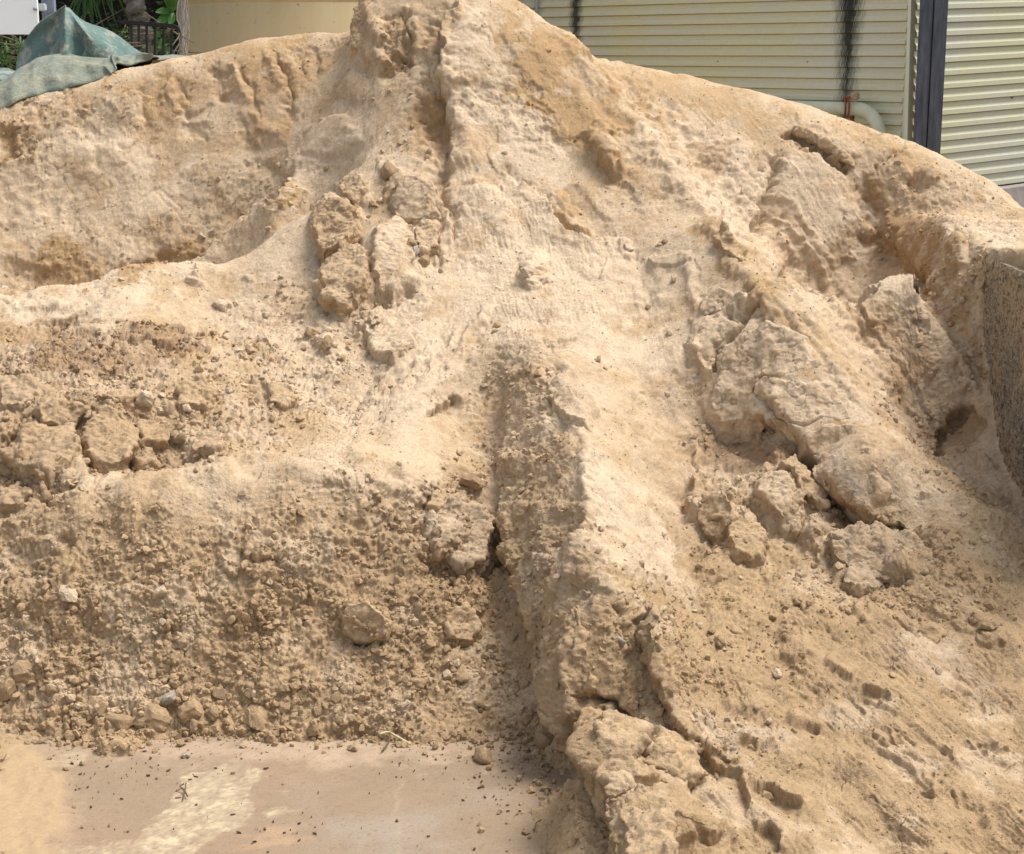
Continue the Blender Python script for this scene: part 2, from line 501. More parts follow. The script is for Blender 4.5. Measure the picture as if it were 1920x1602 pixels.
def ell_mask(cx, cy, rx, ry, rot=0, soft=0.5, warp=2.5):
    out = np.zeros(U.shape, np.float32)
    r = 1.6 * max(rx, ry) + 40
    m = _box(cx - r, cy - r, cx + r, cy + r)
    x = U[m] + warp * (Uw[m] - U[m]) - cx; y = V[m] + warp * (Vw[m] - V[m]) - cy
    c, s = math.cos(math.radians(rot)), math.sin(math.radians(rot))
    q = np.hypot((x * c + y * s) / rx, (-x * s + y * c) / ry)
    out[m] = sstep((1 + soft - q) / (2 * soft))
    return out

# ---- zones ----------------------------------------------------------
rough = np.zeros(U.shape, np.float32)
def rz(m, k):
    global rough
    rough = np.maximum(rough, m * k)
rz(poly_mask([(-200,1010),(150,935),(400,960),(640,880),(760,920),(880,850),(945,1000),(975,1250),(1080,1450),(1110,1580),(950,1460),(500,1430),(-200,1450)], 30), 1.0)
rz(poly_mask([(-200,640),(300,600),(480,640),(640,800),(440,860),(150,915),(-200,980)], 25), 0.95)
rz(poly_mask([(420,560),(640,480),(760,560),(720,800),(560,830),(420,700)], 50), 0.5)
rz(poly_mask([(940,640),(1040,700),(1090,900),(1080,1200),(1060,1400),(965,1150),(930,900),(850,780)], 18), 0.6)
rz(poly_mask([(1090,980),(1220,1050),(1330,1250),(1500,1440),(1350,1440),(1230,1380),(1130,1250),(1080,1100)], 30), 0.62)
rz(poly_mask([(1300,780),(1480,790),(1560,950),(1770,990),(1920,1080),(1920,1170),(1500,1150),(1300,1050)], 30), 0.65)
rz(poly_mask([(1250,1060),(1560,1130),(1500,1260),(1330,1230)], 40), 0.55)
rz(poly_mask([(650,60),(800,40),(830,240),(820,330),(700,450),(830,480),(820,560),(690,600),(560,560),(600,330),(700,230)], 30), 0.22)
rz(poly_mask([(1600,600),(1740,590),(1840,740),(1780,860),(1920,940),(1920,1080),(1700,900)], 20), 0.5)
rz(poly_mask([(1640,300),(1760,330),(1800,470),(1700,560),(1640,500)], 30), 0.4)
rz(ell_mask(25, 270, 50, 40), 0.7); rz(poly_mask([(1700,440),(1800,430),(1850,500),(1880,800),(1790,620),(1700,520)], 18), 0.65)
rz(ell_mask(240, 195, 60, 40), 0.3); rz(ell_mask(110, 200, 70, 25), 0.5)
rz(ell_mask(1150, 1600, 70, 130), 0.6)
rz(poly_mask([(60,430),(330,400),(470,300),(560,330),(400,500),(240,520),(0,520)], 40), 0.35)

rough *= 1 - 0.5 * poly_mask([(60,985),(150,925),(330,890),(460,865),(640,855),(760,890),(700,960),(500,985),(300,1010),(130,1040)], 22)
flaky = np.zeros(U.shape, np.float32)
for z_, k in ((poly_mask([(860,60),(960,130),(1040,180),(1040,300),(940,250),(860,180)], 25), 1.0),
              (poly_mask([(1220,210),(1340,260),(1460,250),(1430,340),(1420,440),(1300,380)], 25), 0.9),
              (ell_mask(1200, 360, 60, 60), 0.7), (ell_mask(560, 120, 80, 40), 0.6), (ell_mask(90, 220, 100, 45), 0.7),
              (poly_mask([(1680,300),(1860,360),(1920,420),(1900,470),(1700,400)], 25), 0.8),
              (poly_mask([(820,340),(960,380),(1080,560),(1000,640),(860,640)], 40), 0.25),
              (poly_mask([(1000,640),(1300,620),(1340,780),(1250,880),(1140,780)], 40), 0.35),
              (poly_mask([(1350,600),(1600,760),(1660,930),(1480,900),(1340,740)], 30), 0.30),
              (poly_mask([(1400,1150),(1920,1150),(1920,1602),(1250,1602),(1300,1430)], 60), 0.55),
              (poly_mask([(150,240),(500,300),(480,380),(250,480),(60,420)], 40), 0.3)):
    flaky = np.maximum(flaky, z_ * k)

# ---- traced relief ---------------------------------------------------
mm = 0.001
# back wall on the left: bucket flutes running down the face
for x0, y0, x1, y1, w, a in ((40,230,110,430,22,-16),(150,190,190,330,16,-12),(205,200,250,360,20,12),(270,150,285,300,12,-14),(310,140,335,250,14,10),
                             (345,150,350,240,10,-14),(400,110,440,210,9,-20),(430,105,470,200,9,14),(455,120,500,230,8,-16),(520,90,560,235,10,-24),(495,85,535,190,8,14),
                             (560,80,580,160,8,-12),(590,90,600,140,7,-12),(440,210,490,290,12,-14),(480,200,520,260,14,12),(110,320,160,450,22,-8),(0,320,40,480,24,-12),
                             (60,260,90,380,14,12),(240,300,330,440,40,10)):
    bump_line([(x0, y0), ((x0 + x1) / 2 - 6, (y0 + y1) / 2), (x1, y1)], w, a * mm, 0.25)
ledge([(330,130),(300,180),(340,215),(390,200),(400,215)], -10*mm, 30, 4)
ledge([(200,190),(260,175),(300,200)], 10*mm, 25, 4)
crack([(255,380),(300,355),(340,395),(290,420)], 3, 5*mm); crack([(285,355),(345,420)], 2.5, 4*mm)
dome(25, 272, 42, 34, 20, -32*mm, 2.5); ledge([(0,235),(30,240),(60,275),(50,310)], 12*mm, 25, 5)
dome(300, 485, 75, 18, -8, -22*mm); dome(60, 505, 90, 22, 5, -22*mm); dome(210, 245, 40, 26, -20, -16*mm); dome(360, 250, 40, 18, -15, -18*mm)
dome(180, 300, 70, 50, 30, 18*mm); dome(400, 330, 70, 50, -30, 16*mm); dome(500, 300, 40, 40, 0, -14*mm)
# crest flutes and crown on the left of the peak
bump_line([(690,0),(715,60),(735,120)], 22, 30*mm, 0.2); bump_line([(748,20),(740,80),(725,122)], 12, -50*mm, 0.2)
ledge([(705,125),(735,125),(760,80),(765,50)], -34*mm, 22, 6, -18*mm, 24)
bump_line([(770,0),(775,50),(800,110)], 14, 18*mm); bump_line([(800,60),(790,120),(815,190)], 12, -22*mm); bump_line([(835,20),(815,80),(835,150)], 10, -28*mm)
bump_line([(858,0),(840,60),(838,120),(850,180)], 10, 26*mm, 0.1)
bump_line([(775,180),(800,220),(825,255)], 18, -36*mm, 0.2); bump_line([(826,150),(836,260),(832,420)], 10, -20*mm, 0.1)
dome(750, 115, 14, 22, 20, -34*mm)
dome(700, 90, 40, 50, 20, 20*mm); dome(660, 165, 40, 30, -20, 20*mm, 3); dome(655, 90, 26, 26, 0, 14*mm)
dome(625, 250, 70, 55, -30, 26*mm, 3); ledge([(555,330),(560,280),(600,240),(660,210)], 16*mm, 40, 5, 6*mm, 12)
# centre face: smooth tongues and streaks
bump_line([(880,330),(930,400),(960,470)], 46, 22*mm, 0.3); bump_line([(900,330),(980,340),(1060,420),(1110,450)], 8, -14*mm, 0.2)
ledge([(960,345),(1010,360),(1040,420),(1100,452),(1140,445)], 26*mm, 30, 7, 8*mm, 16)
bump_line([(1020,370),(1060,400),(1110,440)], 18, 26*mm, 0.15, 3)
bump_line([(1010,200),(1050,250),(1090,290),(1070,260)], 16, 16*mm, 0.2); bump_line([(1095,240),(1140,280),(1170,325)], 24, 34*mm, 0.2, 3)
ledge([(1180,300),(1172,332),(1140,330),(1120,300),(1095,260)], 16*mm, 18, 5, 10*mm, 14)
bump_line([(1120,300),(1150,340),(1200,400)], 8, -14*mm)
bump_line([(960,20),(1040,130),(1120,240),(1200,330)], 16, 12*mm, 0.2)
bump_line([(1130,110),(1210,200),(1300,330),(1370,420)], 10, 16*mm, 0.15); bump_line([(1170,140),(1260,260),(1330,370)], 10, -14*mm)
bump_line([(1080,110),(1180,230),(1260,350)], 10, -10*mm)
ledge([(838,380),(842,430),(852,455)], 14*mm, 16, 5, 14*mm, 12); bump_line([(845,100),(870,250),(880,330)], 14, 10*mm)
dome(1000, 505, 34, 36, 0, 36*mm, 3); dome(1175, 465, 18, 14, 0, 22*mm, 3); dome(1100, 500, 40, 22, 20, 10*mm)
ledge([(830,640),(900,590),(990,560)], 8*mm, 40, 8); bump_line([(640,860),(760,760),(870,690),(990,600)], 10, 9*mm)
for k in range(9):
    bump_line([(640 + 26 * k, 800 - 10 * k), (700 + 26 * k, 720 - 12 * k), (770 + 22 * k, 650 - 12 * k)], 6, (7 if k % 2 else -8) * mm, 0.3)
ledge([(-40,556),(0,548),(60,542),(110,552),(180,535),(240,512),(300,500),(335,506),(380,488),(450,428),(520,360),(548,330)], 22*mm, 40, 5, 42*mm, 46, 0.03)
ledge([(1440,520),(1500,555),(1560,576),(1600,582),(1650,552),(1692,530),(1730,560)], 26*mm, 50, 5, 46*mm, 50, 0.08)
# strong folds of the face below the peak
ledge([(850,330),(842,240),(832,150),(838,60),(858,0)], 26*mm, 60, 8, 20*mm, 30, 0.08)
ledge([(1200,400),(1120,330),(1060,250),(1000,170),(950,90),(930,30)], 6*mm, 60, 14, 6*mm, 30, 0.1)
bump_line([(1020,40),(1100,130),(1170,210),(1260,330),(1340,430),(1400,520),(1480,630)], 17, 30*mm, 0.1)
bump_line([(1080,60),(1180,160),(1290,270),(1390,400),(1450,490)], 22, -26*mm, 0.15)
dome(1138, 290, 46, 42, 40, 30*mm, 4); dome(1100, 400, 70, 30, 45, -20*mm, 2.5); dome(920, 430, 70, 110, -18, 24*mm, 4); dome(1060, 560, 120, 60, 10, 14*mm, 4)
bump_line([(812,180),(826,260),(828,360)], 20, -24*mm, 0.2); bump_line([(1180,420),(1200,520),(1230,640)], 26, -16*mm, 0.2)
bump_line([(1290,470),(1300,560),(1330,600)], 14, 16*mm, 0.2); bump_line([(1190,660),(1230,780),(1280,900)], 30, -14*mm, 0.2); bump_line([(1290,800),(1300,870),(1296,950)], 10, 18*mm, 0.2)
bump_line([(640,620),(700,700),(680,780)], 26, -14*mm, 0.2); dome(520, 640, 90, 60, 20, 14*mm, 3); bump_line([(400,640),(460,700),(480,780)], 20, -12*mm, 0.2)
# rubble pocket left of centre
dome(632, 428, 58, 54, 20, 84*mm, 3.0); ledge([(585,470),(600,500),(640,480),(660,440)], -20*mm, 10, 5)
dome(652, 528, 60, 72, 20, 92*mm, 3.2); ledge([(690,555),(640,590),(605,570)], 0*mm, 10, 5, 22*mm, 18)
dome(742, 488, 70, 80, 5, 82*mm, 3.4); dome(775, 372, 52, 46, 10, 70*mm, 3.2); dome(730, 320, 22, 20, 0, 30*mm, 3); dome(800, 330, 36, 40, 30, 26*mm, 3)
dome(650, 350, 36, 24, -30, 30*mm, 3); dome(690, 380, 18, 14, 0, 20*mm)
bump_line([(560,540),(600,560),(610,590)], 10, -16*mm); dome(790, 400, 34, 14, 0, -16*mm)
dome(715, 620, 52, 46, 10, 40*mm, 3); dome(790, 600, 50, 50, 0, 26*mm, 3); bump_line([(690,600),(680,640),(705,670)], 7, -22*mm)
crack([(772,445),(776,480)], 4, 22*mm); bump_line([(690,560),(715,572),(780,545)], 8, -30*mm, 0.1)
bump_line([(825,300),(822,440),(818,520)], 7, -26*mm, 0.1)
bump_line([(560,300),(560,360),(545,420)], 10, 10*mm)
# left shelf: torn rim, lumps, dark hollows
ledge([(100,940),(150,915),(250,892),(330,878),(400,872),(450,860)], 20*mm, 40, 7, 14*mm, 26)
ledge([(380,600),(310,640),(240,630),(160,615),(140,605),(60,612)], 0, 20, 4, 16*mm, 26)
ledge([(130,603),(60,608),(0,622)], 0, 20, 4, 12*mm, 24)
ledge([(375,620),(330,635),(280,640)], 0, 20, 4, 18*mm, 16)
dome(65, 845, 112, 78, 20, 112*mm, 3); dome(120, 905, 40, 26, 25, -36*mm); bump_line([(5,850),(50,885),(85,915),(120,915)], 13, -90*mm, 0.15)
dome(110, 772, 78, 46, 8, 62*mm, 3); dome(195, 800, 62, 50, 0, 84*mm, 3); dome(45, 740, 50, 30, 0, 34*mm, 3)
dome(212, 822, 17, 12, 20, -62*mm, 3); bump_line([(160,858),(200,872),(230,885)], 8, -40*mm); dome(260, 845, 40, 26, 0, 30*mm, 3)
dome(388, 848, 46, 32, 0, 66*mm, 3.5); dome(388, 858, 26, 14, 0, -20*mm); dome(415, 855, 9, 14, 0, -30*mm)
dome(275, 750, 14, 34, 25, 24*mm, 3); dome(225, 770, 30, 20, 20, 22*mm); dome(320, 830, 20, 10, 0, 18*mm); bump_line([(290,780),(330,795),(345,790)], 7, -22*mm)
dome(370, 740, 34, 22, 0, 26*mm, 3); dome(420, 790, 40, 22, 0, 20*mm, 3); dome(520, 740, 24, 16, 0, 24*mm); dome(615, 650, 26, 22, 0, 26*mm)
dome(420, 572, 24, 10, 10, 22*mm, 3); dome(362, 522, 18, 14, 0, 30*mm, 3); dome(460, 520, 16, 8, 0, 12*mm)
dome(40, 570, 110, 26, -4, 16*mm, 3); bump_line([(0,570),(50,560),(30,585)], 8, -14*mm)
# bank face on the left: sagging ribs, hollows
for cx, cy, rx, ry, h in ((60,1060,70,50,-26),(130,1015,26,22,-22),(150,960,30,60,14),(250,960,40,60,16),(470,1020,60,70,22),(380,1080,40,60,-18),(560,1130,60,70,-16),
                          (640,1010,50,70,16),(310,1120,60,50,12),(720,960,50,50,-16),(60,1180,60,60,-14),(200,1200,70,60,-12),(470,1200,70,50,-14),(640,1230,80,50,-12),
                          (740,900,26,34,-18),(820,1060,50,34,-18)):
    dome(cx, cy, rx, ry, 10, h * mm, 2)
ledge([(530,1040),(490,1050),(440,1040)], 0, 20, 5, 20*mm, 14)
dome(355, 1180, 12, 38, 8, 26*mm, 3); dome(352, 1222, 9, 7, 0, -44*mm); dome(445, 1165, 22, 30, -20, 24*mm, 3.5)
dome(645, 890, 130, 26, 4, 18*mm, 3); dome(780, 915, 70, 24, 25, 16*mm, 3)
ledge([(860,925),(830,940),(792,962)], 0, 24, 5, 52*mm, 20)
dome(862, 1000, 78, 56, 0, 92*mm, 4); bump_line([(800,1060),(860,1068),(905,1060)], 10, -26*mm)
dome(855, 1095, 14, 10, 0, -52*mm); bump_line([(928,990),(932,1050),(905,1095)], 8, -66*mm, 0.1); dome(890, 915, 20, 18, 0, 30*mm, 3); dome(915, 895, 12, 10, 0, 24*mm, 3)
dome(790, 950, 22, 14, -20, -20*mm)
dome(688, 1165, 58, 38, 8, 66*mm, 4); bump_line([(660,1198),(720,1200)], 8, -36*mm, 0.1)
dome(860, 1180, 46, 26, 0, 34*mm, 3); bump_line([(845,1203),(885,1200)], 6, -26*mm)
dome(800, 750, 14, 10, 0, 0); ledge([(860,735),(835,765),(790,765)], 0, 10, 5, 34*mm, 16)
# the cut: a near-vertical side facing left, with its foot in the trough
ledge([(1150,1640),(1135,1520),(1100,1440),(1065,1400),(1045,1340),(1030,1250),(1005,1180),(980,1100),(955,1030),(940,960),(936,900)], 40*mm, 150, 8, 18*mm, 26, 0.12)
ledge([(936,960),(938,860),(950,780),(955,700),(960,650)], 22*mm, 70, 26, 8*mm, 30, 0.25)
ledge([(1068,1400),(1058,1300),(1058,1200),(1066,1100),(1080,1000)], 34*mm, 50, 5, 22*mm, 22)
bump_line([(1050,680),(1030,720),(1050,780),(1090,800)], 9, -18*mm); bump_line([(1040,690),(1080,740),(1110,800)], 16, 20*mm, 0.2, 3)
ledge([(1100,808),(1075,800),(1050,760),(1035,715)], 16*mm, 20, 5, 6*mm, 10)
bump_line([(1110,800),(1160,880),(1200,960),(1260,1060)], 30, 12*mm, 0.2); bump_line([(1100,830),(1105,960),(1115,1060),(1180,1180)], 18, 16*mm, 0.2)
dome(980, 870, 30, 26, 0, 26*mm, 3); dome(1000, 1010, 26, 50, 0, -16*mm); dome(1050, 1050, 30, 60, 0, 16*mm)
dome(990, 650, 60, 30, 0, 18*mm, 3); dome(1010, 710, 22, 18, 0, 14*mm)
ledge([(1075,628),(1040,648),(1010,632)], 0, 20, 4, 14*mm, 14)
bump_line([(1150,1130),(1165,1190),(1190,1240)], 12, -16*mm, 0.2)
ledge([(1285,1400),(1270,1340),(1230,1260),(1205,1200),(1190,1150)], 46*mm, 60, 9, 12*mm, 30, 0.08)
dome(1160, 1195, 12, 16, 0, 18*mm, 3)
bump_line([(1060,770),(1092,830),(1106,900),(1112,1000),(1095,1080),(1070,1140)], 9, 13*mm, 0.12)
# broken plates by the edge
ledge([(1085,1310),(1110,1302),(1140,1322)][::-1], 0, 20, 4, 60*mm, 16, 0.05)
crack([(1130,1318),(1175,1340),(1215,1380),(1225,1392),(1192,1425),(1240,1448),(1290,1458)], 6, 44*mm, 0.04)
ledge([(1290,1460),(1240,1450),(1195,1428),(1222,1392),(1180,1345)], 8*mm, 40, 4, 0, 10)
crack([(1112,1400),(1122,1365),(1142,1325)], 3, 14*mm)
ledge([(1128,1490),(1112,1440),(1112,1400),(1128,1345)], 34*mm, 170, 6, 30*mm, 20, 0.1)
ledge([(1185,1640),(1150,1560),(1145,1500),(1180,1480)], 34*mm, 170, 6, 30*mm, 26, 0.08)
ledge([(1240,1440),(1180,1478),(1145,1490)], -16*mm, 24, 5)
dome(1260, 1540, 24, 20, 0, 16*mm, 3)
# tyre lug and bucket marks at the lower right
def lug(pts, h=16, dec=46, un=6):
    ledge(pts[::-1], h * 1.05 * mm, dec, 3.5, un * 1.7 * mm, 26, 0.12, 0.35)
lug([(1395,1535),(1405,1510),(1385,1450),(1340,1440),(1312,1405)][::-1], 15, 30, 8)
bump_line([(1280,1430),(1300,1460),(1320,1515)], 6, -15*mm, 0.1); bump_line([(1285,1555),(1320,1578),(1375,1575),(1380,1602)], 6, -18*mm, 0.1)
lug([(1400,1485),(1440,1480),(1510,1515)], 15, 26, 9); lug([(1415,1560),(1440,1550),(1465,1575),(1460,1600)], 16, 24, 9)
lug([(1285,1440),(1290,1525),(1345,1545),(1385,1540)][::-1], 6, 30, 4)
lug([(1380,1385),(1420,1398),(1460,1390)], 12, 24, 7); lug([(1300,1360),(1330,1420),(1390,1440)], 8, 30, 4)
lug([(1470,1340),(1540,1370)], 12, 22, 6); lug([(1540,1240),(1600,1278)], 12, 22, 4)
lug([(1600,1318),(1620,1290),(1660,1300),(1670,1320)], 9, 18, 8)
lug([(1600,1315),(1625,1335)], 5, 10, 3)
lug([(1640,1400),(1700,1440),(1760,1500)], 8, 40, 4); lug([(1560,1270),(1700,1350),(1800,1440)], 6, 60, 2)
# boot and tyre tread prints
for i, (cx, cy, L, ang) in enumerate(((1660,1370,20,42),(1676,1366,20,42),(1690,1380,18,-30),(1655,1398,20,40),(1672,1396,18,40),(1690,1400,22,48),(1705,1392,22,48),(1640,1382,10,30),
        (1780,1305,24,40),(1800,1300,24,40),(1765,1300,16,110),(1808,1335,26,25),(1840,1330,18,70),(1850,1400,24,8),(1840,1405,26,60),(1862,1400,26,60),(1880,1410,20,-30),
        (1870,1432,34,20),(1895,1442,22,-50),(1820,1400,20,20),(1735,1470,34,50),(1755,1465,30,50),(1745,1490,30,20),(1775,1480,20,-50),(1790,1500,22,70),(1720,1430,18,30),
        (1700,1420,26,10),(1770,1410,20,30),(1560,1190,26,45),(1500,1140,30,45),(1640,1240,40,30),(1700,1180,50,35),(1620,1170,40,40))):
    L *= 1.5; a = math.radians(ang); dx, dy = L / 2 * math.cos(a), L / 2 * math.sin(a)
    bump_line([(cx - dx, cy - dy), (cx + dx, cy + dy)], 3.4, -8 * mm, 0.2)
    bump_line([(cx - dx + 5, cy - dy - 5), (cx + dx + 5, cy + dy - 5)], 4, 4 * mm, 0.2)
for x0, y0, x1, y1, a in ((1580,1120,1700,1190,9),(1620,1090,1760,1180,-9),(1700,1110,1860,1230,9),(1560,1180,1720,1300,-7),(1440,1160,1560,1260,9),(1400,1200,1560,1330,-8),
                          (1660,1190,1840,1290,7),(1300,1260,1400,1350,10),(1320,1300,1470,1400,-9),(1470,1500,1600,1590,7),(1560,1470,1700,1580,-7),(1780,1540,1900,1600,8),
                          (1640,1560,1750,1590,-9),(1800,1490,1850,1560,-14)):
    bump_line([(x0, y0), ((x0 + x1) / 2 + 8, (y0 + y1) / 2 - 6), (x1, y1)], 13, a * mm, 0.25)
dome(1825, 1545, 30, 22, 40, -14*mm); dome(1850, 1180, 36, 20, 50, 26*mm, 3); ledge([(1885,1205),(1850,1210),(1800,1180)], 0, 10, 4, 12*mm, 14)
# the long pale rib: fine runs down its back
for k in range(12):
    o = k * 17
    bump_line([(1300 + o * 0.55, 400 - o * 0.5), (1420 + o * 0.75, 540 - o * 0.25), (1560 + o * 0.8, 700 + o * 0.1), (1680 + o * 0.7, 860 + o * 0.2)], 6, (6 if k % 2 else -6) * mm, 0.25)
# cracked slab
ledge([(1400,590),(1380,620),(1350,650),(1345,690),(1330,700)], 0, 20, 4, 0, 12)
bump_line([(1440,590),(1405,585),(1385,620),(1350,650),(1342,690),(1335,710)], 8, -34*mm, 0.08, 2.5)
ledge([(1460,618),(1420,605),(1395,600)], 0, 14, 4, 16*mm, 9)
bump_line([(1355,590),(1380,598),(1410,580)], 9, -30*mm, 0.15); dome(1325, 640, 26, 60, 8, 28*mm, 3); dome(1370, 560, 50, 32, 20, 14*mm, 3)
bump_line([(1290,640),(1300,700)], 6, -12*mm)
dome(1430, 690, 110, 84, 30, 20*mm, 4); dome(1570, 850, 110, 80, 48, 18*mm, 4)
crack([(1345,700),(1290,705)], 2.5, 4*mm); crack([(1480,705),(1430,715),(1415,735),(1445,760),(1480,795),(1510,805),(1545,782),(1570,790)], 3.2, 13*mm, 0.08)
crack([(1440,760),(1470,790),(1500,830),(1515,850)], 5, 22*mm, 0.1); crack([(1510,730),(1535,750),(1540,770)], 2.2, 5*mm)
# undercut and hollow
ledge([(1650,975),(1600,955),(1550,930),(1530,870),(1500,830),(1470,800),(1440,792),(1400,782),(1345,790),(1330,800)], 26*mm, 150, 6, 56*mm, 30, 0.08)
dome(1390, 830, 56, 32, 0, -36*mm, 2.5); dome(1400, 870, 60, 18, -12, -30*mm); bump_line([(1495,850),(1530,920),(1570,955),(1630,965)], 13, -46*mm, 0.12)
ledge([(1740,1030),(1700,990),(1640,975),(1590,975)], 14*mm, 30, 5, 30*mm, 14)
dome(1465, 940, 46, 78, -22, 84*mm, 3.2); dome(1510, 905, 36, 66, -24, 76*mm, 3.4); dome(1345, 975, 52, 42, 30, 70*mm, 3.2); dome(1395, 1005, 58, 40, 40, 70*mm, 3.4)
dome(1550, 1020, 70, 40, 30, 56*mm, 3); dome(1660, 1035, 96, 54, 25, 74*mm, 3); dome(1590, 1070, 36, 30, 0, 34*mm, 3); dome(1690, 1075, 50, 26, 10, 30*mm, 3)
bump_line([(1580,1110),(1600,1095),(1640,1090),(1670,1065)], 9, -34*mm); bump_line([(1325,1000),(1345,1015),(1365,1000)], 8, -34*mm); bump_line([(1400,930),(1420,980),(1450,1010)], 8, -26*mm)
ledge([(1300,990),(1290,930),(1310,880),(1300,830)], 0, 10, 5, 26*mm, 20)
dome(1300, 940, 22, 50, 0, 16*mm)
# right hollow: plates, crack under the crest, gully
dome(1530, 400, 84, 140, -14, 66*mm, 4.0); ledge([(1600,330),(1570,305),(1530,290),(1500,262),(1470,238)], 0, 10, 5, 0)
bump_line([(1478,240),(1510,270),(1545,290),(1600,318)], 9, -46*mm, 0.06, 2.4); ledge([(1600,310),(1560,280),(1520,262),(1480,232)], 16*mm, -30 if False else 30, 5)
bump_line([(1455,285),(1450,320),(1435,380),(1415,440)], 7, -34*mm, 0.12); dome(1370, 290, 60, 40, 20, 24*mm, 3); dome(1390, 350, 50, 60, 0, 16*mm, 3)
dome(1660, 300, 50, 60, 20, 30*mm, 3); bump_line([(1610,330),(1650,420),(1670,520)], 22, -34*mm, 0.2); bump_line([(1640,380),(1700,470),(1760,540)], 26, 14*mm)
ledge([(1640,325),(1670,305),(1700,290)], 0, 20, 5, 20*mm, 16); dome(1720, 350, 30, 20, 20, -30*mm); dome(1750, 330, 50, 24, 25, 20*mm, 3)
ledge([(1780,410),(1800,450),(1830,500)], 18*mm, 40, 6, 10*mm, 20); dome(1620, 490, 80, 60, 20, -14*mm)
bump_line([(1340,430),(1370,455),(1395,490)], 10, -34*mm, 0.15)
dome(1350, 445, 36, 20, 35, 22*mm, 3)
dome(1420, 470, 30, 40, 30, 10*mm)
# blocky spur
dome(1690, 640, 120, 90, 40, 34*mm, 3.2); ledge([(1845,745),(1800,670),(1750,590),(1700,530),(1650,555),(1600,575)][::-1], 14*mm, 60, 6, 12*mm, 30)
bump_line([(1760,860),(1780,790),(1830,755)], 10, -44*mm, 0.1, 2.5); dome(1810, 800, 40, 40, 0, -36*mm, 2.5); dome(1620, 640, 26, 20, 30, -22*mm)
dome(1735, 620, 20, 12, 30, -18*mm); dome(1790, 715, 26, 24, 0, -16*mm); bump_line([(1790,670),(1812,720),(1800,750)], 6, 12*mm)
dome(1700, 770, 50, 30, 20, -14*mm); dome(1850, 870, 24, 14, 40, 18*mm)

# plates: slabs of crust tilted a little against each other, steps between them
def plates(P, cell, off, gate_):
    q = P / cell + off
    wv_ = noise3(P[..., 0] * 2.1 / cell, P[..., 1] * 2.1 / cell + off, P[..., 2] * 2.1 / cell)
    q = q + 0.22 * np.stack([wv_, -wv_, wv_ * 0.5], -1)
    b = np.floor(q - 0.5).astype(np.int32)
    best = np.full(P.shape[:-1], 9.0, np.float32); hgt = np.zeros(P.shape[:-1], np.float32)
    for dx in (0, 1):
        for dy in (0, 1):
            for dz in (0, 1):
                cx, cy, cz = b[..., 0] + dx, b[..., 1] + dy, b[..., 2] + dz
                h = RND[_hash(cx, cy, cz)]
                ex = q[..., 0] - cx - 0.25 - 0.5 * h[..., 0]; ey = q[..., 1] - cy - 0.25 - 0.5 * h[..., 1]; ez = q[..., 2] - cz - 0.25 - 0.5 * h[..., 2]
                d2 = (ex * ex + ey * ey + ez * ez).astype(np.float32)
                g = GRAD[_hash(cz, cx, cy)]
                val = (g[..., 0] * ex + g[..., 1] * ey + g[..., 2] * ez).astype(np.float32)
                m_ = d2 < best
                best = np.where(m_, d2, best); hgt = np.where(m_, val, hgt)
    return hgt * cell * gate_
calm = poly_mask([(1480,1110),(1920,1130),(1920,1640),(1220,1640),(1270,1440),(1480,1400),(1560,1300)], 40)
gp_ = sstep(0.45 + 1.4 * noise3(PM32[..., 0] * 3.1, PM32[..., 1] * 3.1 + 5, PM32[..., 2] * 3.1)) * (1 - 0.85 * rough) * (1 - 0.7 * calm)
DISP += plates(PM32, 0.17, 3.3, 0.055 * gp_)
DISP += plates(PM32, 0.065, 1.3, 0.07 * gp_ * (0.3 + flaky))

# follow the traced relief: respace the rows along it so that steep cut faces get their own points
P1 = PM + NM * DISP[..., None]
u1, v1, d1 = project(P1)
seg3 = np.sqrt((np.diff(P1, axis=0) ** 2).sum(-1)) / d1[1:] * FP
seg2 = np.hypot(np.diff(u1, axis=0), np.diff(v1, axis=0))
bk = np.clip((YS[1:] - 6.75) / 0.3, 0, 1)
wseg = (0.75 * seg2 + 0.25 * seg3) * (1 - 0.93 * bk) + 1e-4
k_ = np.array([0.25, 0.5, 0.25])
wseg = wseg.copy(); wseg[:, 1:-1] = 0.25 * wseg[:, :-2] + 0.5 * wseg[:, 1:-1] + 0.25 * wseg[:, 2:]
cm = np.concatenate([np.zeros((1, NC)), np.cumsum(wseg, 0)], 0)
NR2 = 980
tg2 = np.linspace(0, 1, NR2)
IDX = np.empty((NR2, NC))
rid = np.arange(NR)
for c in range(NC): IDX[:, c] = np.interp(tg2 * cm[-1, c], cm[:, c], rid)
for _p in range(3):                            # neighbouring columns keep nearly the same rows: no shear
    hw = 24
    pad = np.concatenate([np.repeat(IDX[:, :1], hw + 1, 1), IDX, np.repeat(IDX[:, -1:], hw, 1)], 1)
    cs = np.cumsum(pad, 1); IDX = (cs[:, 2 * hw + 1:] - cs[:, :-(2 * hw + 1)]) / (2 * hw + 1)
i0 = np.minimum(IDX.astype(int), NR - 2); fr_ = (IDX - i0); cI = np.arange(NC)[None, :]
def resamp(a):
    if a.ndim == 3: return a[i0, cI] * (1 - fr_[..., None]) + a[i0 + 1, cI] * fr_[..., None]
    return a[i0, cI] * (1 - fr_) + a[i0 + 1, cI] * fr_
P1 = resamp(P1); NM = resamp(NM); YS = resamp(YS); U = resamp(U); V = resamp(V); Uw = resamp(Uw); Vw = resamp(Vw)
rough = resamp(rough); flaky = resamp(flaky); w1 = resamp(w1); w2 = resamp(w2); w3 = resamp(w3); calm = resamp(calm)
NR = NR2; front = YS < 7.0
PM = P1; PM32 = P1.astype(np.float32)
a_ = np.gradient(P1, axis=1); b_ = np.gradient(P1, axis=0)
